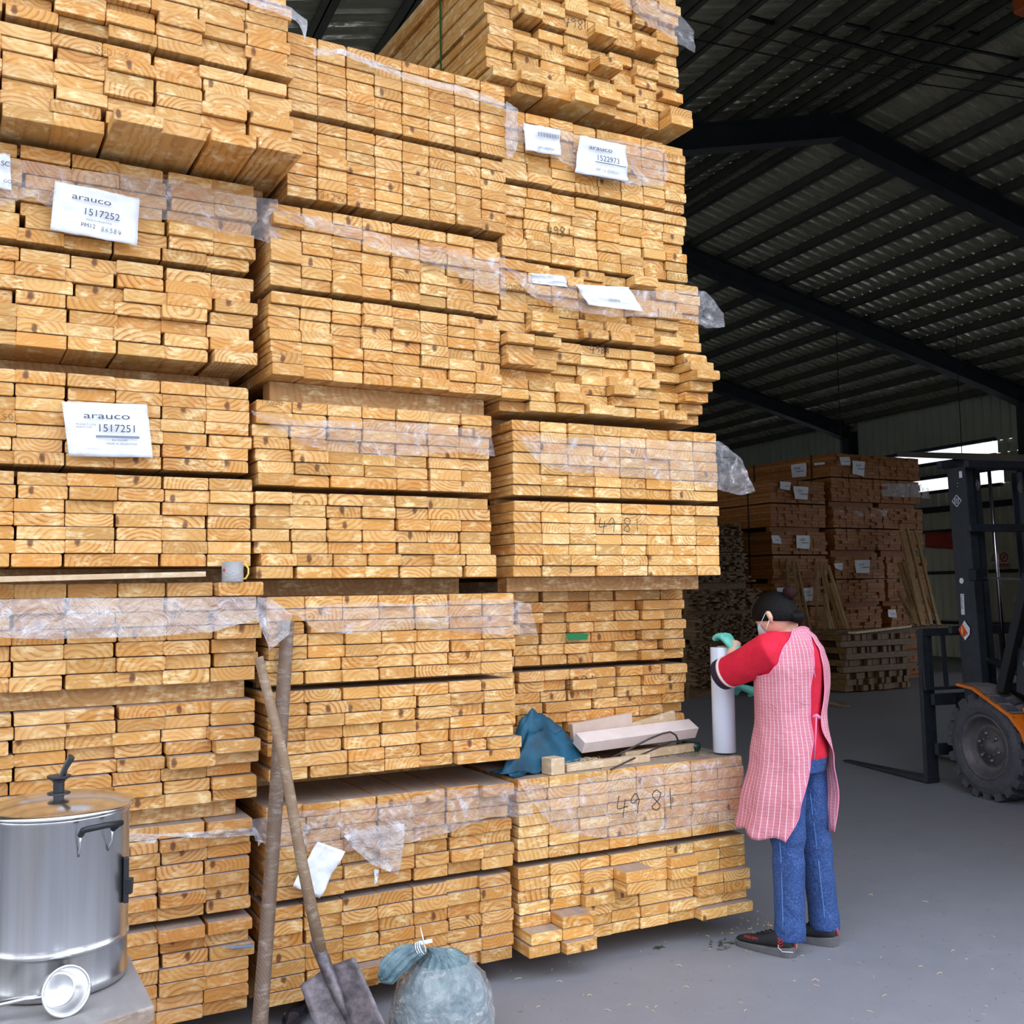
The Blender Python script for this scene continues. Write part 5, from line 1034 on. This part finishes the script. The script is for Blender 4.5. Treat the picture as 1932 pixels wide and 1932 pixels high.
stick('scrap_board', (X0 + .15, 11.15, ztop + .03), (X1 - .05, 11.2, ztop + .09), .14, .03, M['pale_wood'], 'pale split board lying on top of the scrap pile', 'timber')
stick('scrap_board', (X0 + .0, 11.45, ztop + .03), (X1 + .75, 11.25, ztop + .03), .3, .08, M['batten_i'], 'dark thick board under the leaning boards', 'timber')
stick('floor_board', onz(1570, 1325, .02), onz(1598, 1332, .02), .12, .035, M['grey_wood'], 'short board lying on the dark floor right of the worker', 'timber')
bglabel(p2[1], [(1675, 1150), (1690, 1150), (1692, 1166), (1676, 1164)], 11.1)
# wall things
def wallquad(px, m, off=.06):
    mb = MB(); P = []
    for x, y in px: u, v, z = onU(x, y, UR - off); P.append(bp(u, v, z))
    mb.prism(P, -BU, .004); return mb
tp = MB(); n = 8; V = []
for i in range(n + 1):
    for j in range(n + 1):
        x = 1746 + 60 * i / n; y = 1004 + (29 + 4 * i / n) * j / n; u, v, z = onU(x, y, UR - .5 - .05 * noise.noise(Vector((i * .8, j * .8, 0)))); V.append(bp(u, v, z))
tp.add(V, [(i * 9 + j, i * 9 + j + 1, (i + 1) * 9 + j + 1, (i + 1) * 9 + j) for i in range(n) for j in range(n)]); o = tp.build('red_tarpaulin', mat('red_tarp', srgb(186, 66, 52), .6, 0, .15, 3), smooth=True); s_ = o.modifiers.new('t', 'SOLIDIFY'); s_.thickness = .004; tag(o, 'red tarpaulin hanging by the far wall left of the forklift mast', 'tarpaulin')
WS = mat('sign_white', srgb(226, 222, 206), .5)
for nm, q, lb in (('warning_sign', [(1868, 1040), (1885, 1040), (1885, 1071), (1868, 1071)], 'wall sign with a yellow warning triangle, left of the no-fire sign'), ('no_fire_sign', [(1885.5, 1039), (1905, 1039), (1904, 1070), (1885.5, 1071)], 'white wall sign with a red crossed-out flame circle')):
    e = empty(nm, (0, 0, 0), lb, 'sign'); P = [bp(*onU(x, y, UR - .06)) for x, y in q]; c = sum(P, Vector()) / 4; e.location = c
    mb = MB(); mb.prism(P, -BU, .004); mb.build('sign_panel', WS, e)
    ey = -BV; up_ = ZU; f = c - BU * .006; s_ = (P[0] - P[1]).length / 2; h_ = (P[0] - P[3]).length / 2
    if 'fire' in nm:
        mb = MB(); mb.lathe(f + up_ * h_ * .22, [(s_ * .60, 0), (s_ * .78, 0), (s_ * .78, .003), (s_ * .60, .003), (s_ * .60, 0)], 32, -BU, cap=False); d = (ey + up_).normalized() * s_ * .66; mb.beam(f + up_ * h_ * .22 - d - BU * .002, f + up_ * h_ * .22 + d - BU * .002, .004, s_ * .14, up=up_.cross(BU) + up_); mb.build('prohibition_ring', M['red_paint'], e)
        mb = MB(); ps_ = [(0, .32), (.2, .1), (.16, -.2), (-.16, -.2), (-.2, .05), (-.06, .0)]; mb.prism([f + up_ * h_ * .22 + ey * a * s_ + up_ * b * s_ for a, b in ps_], -BU, .002); mb.build('flame_mark', M['black_print'], e)
        mb = MB(); mb.prism([f + ey * a * s_ - up_ * (b * h_) for a, b in ((-.9, .55), (.9, .55), (.9, .92), (-.9, .92))], -BU, .002); bn = mb.build('red_band', M['red_paint'], e); pr = '禁止烟火'
        printed(pr, f - BU * .003 - ey * s_ * .8 - up_ * h_ * .88, ey, up_, h_ * .32, WS, bn)
    else:
        mb = MB(); mb.prism([f + up_ * h_ * .2 + ey * a * s_ + up_ * b * s_ for a, b in ((0, .85), (.8, -.55), (-.8, -.55))], -BU, .002); mb.build('triangle_border', M['black_print'], e)
        mb = MB(); mb.prism([f - BU * .003 + up_ * h_ * .2 + ey * a * s_ + up_ * b * s_ for a, b in ((0, .6), (.6, -.43), (-.6, -.43))], -BU, .002); mb.build('yellow_triangle', M['yellow_print'], e)
        printed('必须', f - BU * .003 - ey * s_ * .6 - up_ * h_ * .88, ey, up_, h_ * .36, M['black_print'], e)
u0 = 15.5; tray = empty('cable_tray', bp(*onU(1815, 860, u0)), 'long pale cable tray hung on wires over the far stacks', 'cable tray')
a = bp(*onU(1698, 857, u0)); b = bp(*onU(2050, 868, u0 - 3.5)); mb = MB(); mb.beam(a, b, .12, .10); mb.build('tray', mat('galvanised', srgb(150, 150, 142), .4, .6), tray)
for x in (1815,):
    p = bp(*onU(1815, 861, u0 - .6)); mb = MB(); q = Vector((p.x, p.y, zroof(p.dot(BU)) - .02)); mb.tube([p, q], .008, 5); mb.build('hanger_wire', M['cable'], tray)
mb = MB(); p = bp(*onU(1585, 800, 13.5)); mb.tube([Vector((p.x, p.y, 3.9)), Vector((p.x, p.y, zroof(p.dot(BU)) - .02))], .008, 5); tag(mb.build('hanging_wire', M['cable'], origin=p), 'thin wire hanging from the roof left of the far column', 'wire')
# overhead cables
for i, (pts, r_, lb) in enumerate((([(1553, 0), (1700, 36), (1932, 80)], .018, 'uppermost of the black cables crossing the upper right corner'), ([(1412, 0), (1670, 63), (1932, 114)], .020, 'second black cable from the top crossing the upper right'),
      ([(1352, 15), (1562, 72), (1727, 116), (1932, 152)], .022, 'third black cable crossing the upper right, thickest of the five'), ([(1352, 50), (1600, 112), (1932, 165)], .009, 'thin reddish cable crossing the upper right'), ([(1352, 83), (1532, 120), (1742, 159), (1932, 186)], .009, 'lowest thin cable crossing the upper right'))):
    P = [ony(x, y, 7.2) for x, y in pts]; P = [P[0] + (P[0] - P[1]) * 3] + P + [P[-1] + (P[-1] - P[-2]) * 3]
    for k in (0, -1): P[k] = Vector((P[k].x, 7.2, P[k].z))
    mb = MB(); mb.tube(P, r_, 6); tag(mb.build('cable', mat('red_cable', srgb(60, 34, 28), .6) if i == 3 else M['cable'], smooth=True, origin=P[1]), lb, 'cable')
hb = empty('hoist_case', ony(1930, 8, 6.2), 'orange casing at the upper right corner under the roof', 'hoist'); c = Vector(hb.location)
mb = MB(); mb.box((c.x - .02, c.y - .1, c.z - .06), (c.x + .25, c.y + .1, c.z + .2)); mb.build('case', mat('orange_case', srgb(196, 92, 36), .5), hb, bevel=.02)
mb = MB(); mb.tube([c + Vector((.1, 0, .2)), Vector((c.x + .1, c.y, zroof((c.x) ) - .02))], .01, 6); mb.build('hanger', M['cable'], hb)
# dark bench by the wall behind the mast
bn = empty('bench', onz(1790, 1215, 0), 'dark steel work bench at the far wall behind the forklift mast', 'bench'); c = bp(*onU(1790, 1172, 15.6))
mb = MB(); mb.box((c.x - .1, c.y - 1.6, c.z - .05), (c.x + .5, c.y + 1.4, c.z)); mb.build('bench_top', M['steel'], bn)
for dx, dy in ((0, -1.5), (0, 1.3), (.4, -1.5), (.4, 1.3)): mb = MB(); mb.box((c.x - .06 + dx, c.y + dy, 0), (c.x + dx, c.y + dy + .06, c.z - .05)); mb.build('leg', M['steel'], bn)
bn.location = (c.x, c.y, 0)
for ch in bn.children: ch.location = -Vector((c.x, c.y, 0))

# ------------------------------------------------------------------ forklift
FO = Vector((6.57, 5.09, 0)); fa_ = math.radians(11); FF = Vector((math.sin(fa_), math.cos(fa_), 0)); FR = Vector((math.cos(fa_), -math.sin(fa_), 0))
def fp(r_, f, z): return FO + FR * r_ + FF * f + ZU * z
FM = Matrix(((FR.x, FF.x, 0, FO.x), (FR.y, FF.y, 0, FO.y), (0, 0, 1, 0), (0, 0, 0, 1)))
fk = empty('forklift', FO, 'forklift with an orange fender and dark mast, forks resting on the floor', 'forklift')
DK = mat('mast_paint', srgb(42, 46, 53), .45, .3, .18, 12, .1); DK2 = mat('mast_dark', srgb(24, 26, 30), .5, .3, .2, 12); OR = mat('orange_paint', srgb(226, 118, 28), .4, 0, .08, 6); CH = mat('chrome_rod', srgb(190, 190, 200), .15, 1); RB = mat('tyre_rubber', srgb(72, 72, 78), .8, 0, .2, 20, .3); RM_ = mat('rim_grey', srgb(92, 88, 90), .55, .3, .18, 20); DUST = mat('dusty_deck', srgb(116, 106, 108), .8, 0, .12, 8)
tl = math.radians(2.5); NUT = mat('nut_steel', srgb(120, 120, 122), .45, .7)
def mz(r_, f, z): return fp(r_, f + (z - .4) * math.tan(tl), z)  # mast tilts slightly forward
def mbeam(mb, r_, f, z0, z1, wd, dp):  # upright box in the tilted mast
    P = [mz(r_ + a * wd / 2, f + b * dp / 2, z) for z in (z0, z1) for a, b in ((-1, -1), (1, -1), (1, 1), (-1, 1))]
    mb.add(P, [(0, 3, 2, 1), (4, 5, 6, 7), (0, 1, 5, 4), (1, 2, 6, 5), (2, 3, 7, 6), (3, 0, 4, 7)])
for r_, sg in ((.20, 1), (.98, -1)):
    mb = MB(); mbeam(mb, r_, .33, .12, 2.46, .014, .20); mbeam(mb, r_ + sg * .03, .235, .12, 2.46, .06, .012); mbeam(mb, r_ + sg * .03, .425, .12, 2.46, .06, .012); up_ = mb.build('outer_mast_channel', DK, fk, bevel=.002)
    mb = MB(); mbeam(mb, r_ + sg * .075, .35, .18, 2.50, .012, .15); mbeam(mb, r_ + sg * .10, .28, .18, 2.50, .05, .012); mbeam(mb, r_ + sg * .10, .42, .18, 2.50, .05, .012); mb.build('inner_mast_channel', DK2, fk, bevel=.002)
    mb = MB(); mbeam(mb, r_ + sg * .145, .36, .22, 2.44, .012, .12); mbeam(mb, r_ + sg * .165, .30, .22, 2.44, .045, .010); mbeam(mb, r_ + sg * .165, .415, .22, 2.44, .045, .010); mb.build('third_mast_channel', DK, fk, bevel=.002)
    mb = MB(); mb.tube([mz(r_ + sg * .19, .20, .2), mz(r_ + sg * .19, .20, 1.02)], .026, 14); mb.build('lift_cylinder', DK2, fk, smooth=True)
    mb = MB(); mb.tube([mz(r_ + sg * .19, .20, .98), mz(r_ + sg * .19, .20, 2.42)], .014, 12); mb.build('lift_rod', CH, fk, smooth=True)
    mb = MB(); mb.tube([mz(r_ + sg * .06, .20, .98), fp(r_ + sg * .06, -.25, .86)], .028, 12); mb.tube([mz(r_ + sg * .06, .30, 1.0), mz(r_ + sg * .06, .18, .97)], .018, 10); mb.build('tilt_cylinder', DK, fk, smooth=True)
for z, dp, f in ((2.47, .05, .18), (2.50, .05, .48), (1.98, .04, .20), (1.20, .04, .50), (.5, .08, .30)):
    mb = MB(); mb.beam(mz(.16, f, z), mz(1.02, f, z), dp, .06); mb.build('mast_crossbar', DK, fk, bevel=.006)
for r_ in (.34, .84):
    mb = MB(); mb.lathe(mz(r_, .33, 2.32) - FR * .02, [(.012, 0), (.055, 0), (.06, .006), (.052, .012), (.052, .028), (.06, .034), (.055, .04), (.012, .04)], 28, FR, cap=False)
    for k in range(5): a = k * math.pi * 2 / 5; mb.beam(mz(r_, .33, 2.32) - FR * .022, mz(r_, .33 + .045 * math.cos(a), 2.32 + .045 * math.sin(a)) - FR * .022, .004, .01)
    mb.build('chain_sheave', RM_, fk, smooth=False)
    mb = MB(); mb.tube([mz(r_, .385, 2.3), mz(r_, .44, .7)], .012, 6, sq=.5); mb.build('lift_chain', DK2, fk)
# carriage, load backrest, forks
mb = MB(); mb.beam(mz(.05, .62, .66), mz(1.12, .62, .66), .04, .09); mb.build('carriage_bar', DK, fk, bevel=.004); mb = MB(); mb.beam(mz(.05, .62, .28), mz(1.12, .62, .28), .04, .09); mb.build('carriage_bar', DK, fk, bevel=.004)
for r_ in (.28, .9): mb = MB(); mb.beam(mz(r_, .56, .25), mz(r_, .56, .7), .05, .10, up=FF); mb.build('carriage_plate', DK2, fk)
bk = MB(); bk.beam(mz(.02, .66, 1.18), mz(1.16, .66, 1.18), .035, .06); bk.beam(mz(.02, .66, .74), mz(1.16, .66, .74), .03, .025)
for k in range(7): bk.beam(mz(.04 + k * .183, .66, .74), mz(.04 + k * .183, .66, 1.18), .03 if 0 < k < 6 else .05, .025, up=FF)
bk.build('load_backrest', DK, fk, bevel=.002)
for r_ in (.10, .98):
    mb = MB(); mb.beam(fp(r_ - .02, .72, .035), mz(r_ - .02, .70, 1.2 if r_ < .5 else .75), .11, .045, up=FF); ln = 1.12; V = []
    P0 = [(-.06, 0), (.06, 0)]; a = [fp(r_ + x - .02, .70, z) for x in (-.06, .06) for z in (.008, .05)]; b = [fp(r_ + x * .6 - .02, .72 + ln, z) for x in (-.06, .06) for z in (.008, .018)]
    mb.add(a + b, [(0, 1, 3, 2), (4, 6, 7, 5), (0, 4, 5, 1), (2, 3, 7, 6), (1, 5, 7, 3), (0, 2, 6, 4)]); mb.build('fork', DK, fk, bevel=.003)
# front wheels
for r0, sg in ((0, 1), (1.18, -1)):
    wc = fp(r0, .05, .375); ax_ = FR * sg; mb = MB()
    mb.lathe(wc, [(.235, .012), (.25, .0), (.29, -.006), (.325, .004), (.345, .02), (.345, .20), (.325, .215), (.25, .22), (.235, .21), (.235, .012)], 64, ax_, cap=False)
    for k in range(20):
        for s2 in (0, 1):
            a = (k + .5 * s2) * 2 * math.pi / 20; u_ = FF * math.cos(a) + ZU * math.sin(a); t_ = -FF * math.sin(a) + ZU * math.cos(a)
            x0, x1 = (.008, .10) if s2 == 0 else (.12, .212); P = []
            for rr_, sc_ in ((.30, 1.05), (.383, .92)):
                for xa, ta in ((x0, -.034), (x1, -.026 + (.02 if s2 == 0 else -.02)), (x1, .026 + (.02 if s2 == 0 else -.02)), (x0, .034)): P.append(wc + u_ * rr_ + ax_ * xa + t_ * ta * sc_)
            mb.add(P, [(0, 3, 2, 1), (4, 5, 6, 7), (0, 1, 5, 4), (1, 2, 6, 5), (2, 3, 7, 6), (3, 0, 4, 7)])
    ty = mb.build('front_tyre', RB, fk)
    mb = MB(); mb.lathe(wc, [(.236, .012), (.228, .004), (.215, .008), (.205, .03), (.195, .05), (.185, .055), (.17, .07), (.13, .075), (.125, .06), (.06, .058), (.055, .04), (.0, .038)], 48, ax_, cap=False); rim = mb.build('rim', RM_, ty, smooth=True)
    mb = MB()
    for k in range(6): mb = MB(); a = k * math.pi / 3 + .3; mb.lathe(wc + (FF * math.cos(a) + ZU * math.sin(a)) * .098 + ax_ * .060, [(.014, 0), (.014, -.010), (.007, -.018), (0, -.018)], 10, ax_, cap=False); mb.build('wheel_nut', NUT, rim)
    for k in range(8): mb = MB(); a = k * math.pi / 4; mb.lathe(wc + (FF * math.cos(a) + ZU * math.sin(a)) * .070 + ax_ * .058, [(.008, 0), (.008, -.010), (0, -.012)], 8, ax_, cap=False); mb.build('hub_bolt', NUT, rim)
# rear wheels
for r0, sg in ((.08, 1), (1.1, -1)):
    wc = fp(r0, -1.45, .27); mb = MB(); mb.lathe(wc, [(.15, .01), (.2, 0), (.25, .006), (.27, .025), (.27, .14), (.25, .16), (.15, .155), (.15, .01)], 48, FR * sg, cap=False); mb.lathe(wc, [(.15, .01), (.13, .03), (0, .035)], 32, FR * sg, cap=False); mb.build('rear_wheel', RB, fk, smooth=True)
# body
def slab(prof, r0, r1, m, nm, th=None, bev=.008):
    mb = MB(); P = [fp(r0, f, z) for f, z in prof]; mb.prism(P, FR, r1 - r0); return mb.build(nm, m, fk, bevel=bev)
fen = [(.29, .815), (.13, .800), (-.22, .64), (-.34, .54), (-.44, .30), (-.46, .20)]; inn = [(f + .01, z - .022) for f, z in fen]
for r0, r1 in ((-.01, .26), (.92, 1.19)):
    slab(fen + [(f + .018 * (1 if i > 2 else .2), z - .020) for i, (f, z) in reversed(list(enumerate(fen)))], r0, r1, OR, 'fender', bev=.004)
mb = MB(); V = []
for r_ in (.015, .24):
    for f, z in fen[:3]: V.append(fp(r_, f - .01, z + .002))
mb.add(V, [(0, 1, 4, 3), (1, 2, 5, 4)]); mb.build('dusty_deck', DUST, fk)
slab([(-.44, .20), (-.46, .60), (-.30, .66), (-.30, .70), (-.62, .62), (-1.05, .60), (-1.05, .95), (-1.9, .98), (-2.05, .85), (-2.05, .25), (-1.75, .25), (-1.72, .45), (-1.6, .56), (-1.3, .56), (-1.15, .45), (-1.12, .20)], .03, 1.15, OR, 'body_shell', bev=.02)
slab([(.18, .40), (.18, .78), (-.10, .82), (-.16, 1.14), (-.36, 1.18), (-.44, .60), (-.44, .30)], .27, .91, DK2, 'front_cowl', bev=.01)
slab([(-.14, .78), (-.17, 1.10), (-.40, 1.06), (-.36, .72)], .14, .27, DK, 'side_cowl', bev=.008)
mb = MB(); mb.lathe(fp(.136, -.25, .985), [(0, 0), (.022, 0), (.022, .003), (0, .003)], 24, -FR, cap=False); mb.build('green_sticker', mat('green_sticker', srgb(30, 130, 104), .5), fk)
for r_ in (.13, 1.05):
    mb = MB(); mb.beam(fp(r_, -.03, .78), fp(r_, -.34, 1.62), .07, .075, up=FF); mb.beam(fp(r_, -.34, 1.62), fp(r_, -.52, 2.12), .06, .065, up=FF); mb.build('guard_pillar', DK2, fk, bevel=.004); mb = MB(); mb.beam(fp(r_, -1.55, 2.16), fp(r_, -1.75, .95), .06, .065, up=FF); mb.build('rear_guard_pillar', DK2, fk, bevel=.004)
mb = MB(); 
for r_ in (.13, 1.05): mb.beam(fp(r_, -.50, 2.13), fp(r_, -1.57, 2.17), .06, .06)
for k in range(7): mb.beam(fp(.13, -.5 - k * .178, 2.135 + k * .006), fp(1.05, -.5 - k * .178, 2.135 + k * .006), .03, .04)
mb.build('overhead_guard', DK2, fk, bevel=.003)
slab([(-1.0, .60), (-1.0, .78), (-1.45, .80), (-1.55, 1.2), (-1.62, 1.2), (-1.6, .98)], .38, .80, DK2, 'seat', bev=.02)
mb = MB(); mb.tube([fp(.59, -.35, 1.1), fp(.59, -.58, 1.22)], .018, 10); mb.lathe(fp(.59, -.60, 1.23), [(.14, 0), (.152, .008), (.14, .016), (.13, .008), (.14, 0)], 32, FF * -.8 + ZU * .5, cap=False); mb.build('steering_wheel', DK2, fk, smooth=True)
mb = MB(); c = fp(.16, -.40, 1.62); mb.box((-.06, -.03, -.045), (.06, .04, .045), T=Matrix.Translation(mz(.06, .02, 1.62)) @ FM.to_3x3().to_4x4()); hl = mb.build('headlamp', DK2, fk, bevel=.008)
mb = MB(); mb.beam(mz(.08, .02, 1.60), fp(.13, -.32, 1.58), .015, .015); mb.build('lamp_bracket', DK, hl)
# marks on the mast side plate
mo = lambda f, z, o=.192: mz(o, f, z)
e1 = -FF + ZU * 0; sgn_ = [(0, .0), (.05, .045), (.10, .0), (.05, -.045)]
mb = MB(); c = mo(.345, 2.20)
for a, b in ((0, 1), (1, 2), (2, 3), (3, 0)):
    p = c + e1 * (sgn_[a][0] - .05) + ZU * sgn_[a][1]; q = c + e1 * (sgn_[b][0] - .05) + ZU * sgn_[b][1]; mb.beam(p, q, .003, .007, up=FR)
for dx in (-.02, 0, .02): mb.beam(c + e1 * (dx - .012) - ZU * .022, c + e1 * (dx + .006) + ZU * .022, .003, .006, up=FR)
mb.build('mast_emblem', M['paper'], fk)
for (f, z, w_, h_, nm, m) in ((.28, 2.40, .03, .05, 'white_sticker', 'paper'), (.37, 1.40, .035, .16, 'vertical_plate', 'paper')):
    mb = MB(); c = mo(f, z, .191); mb.beam(c - ZU * h_ / 2, c + ZU * h_ / 2, .003, w_, up=FF); pl_ = mb.build(nm, M[m], fk)
    if nm == 'vertical_plate': printed('Tailift150', c - FR * .003 + ZU * h_ * .48 + e1 * -.012, -ZU, -FF * -1 if False else -e1 * -1 if False else e1, .030, M['ink'], pl_, off=.001)
mb = MB(); mb.lathe(mo(.36, 1.58, .191), [(0, 0), (.022, 0), (.022, .003), (0, .003)], 24, -FR, cap=False); mb.build('round_sticker', M['paper'], fk)
# red and gold paper charm: folded diamond
mb = MB(); c = mo(.36, 1.20, .185); mb.prism([c + e1 * a + ZU * b for a, b in ((-.055, 0), (0, .075), (.055, .02), (.05, -.03), (0, -.075))], -FR, .003); mb.build('white_paper_back', M['paper'], fk)
mb = MB(); mb.prism([c - FR * .004 + e1 * a + ZU * b for a, b in ((-.065, .005), (-.02, .05), (.035, -.02), (-.02, -.055))], -FR, .003); ch_ = mb.build('red_paper', mat('red_paper', srgb(216, 62, 30), .4), fk)
mb = MB(); mb.prism([c - FR * .008 + e1 * a + ZU * b for a, b in ((-.02, .035), (-.008, .0), (-.02, -.04), (-.032, 0))], -FR, .002); mb.build('gold_mark', mat('gold_print', srgb(240, 190, 60), .3), ch_)
for f, z in ((.32, 2.335), (.325, 2.31)): mb = MB(); mb.lathe(mo(f, z, .192), [(0, 0), (.008, 0), (.006, .005), (0, .006)], 10, -FR, cap=False); mb.build('bolt', CH, fk, smooth=True)
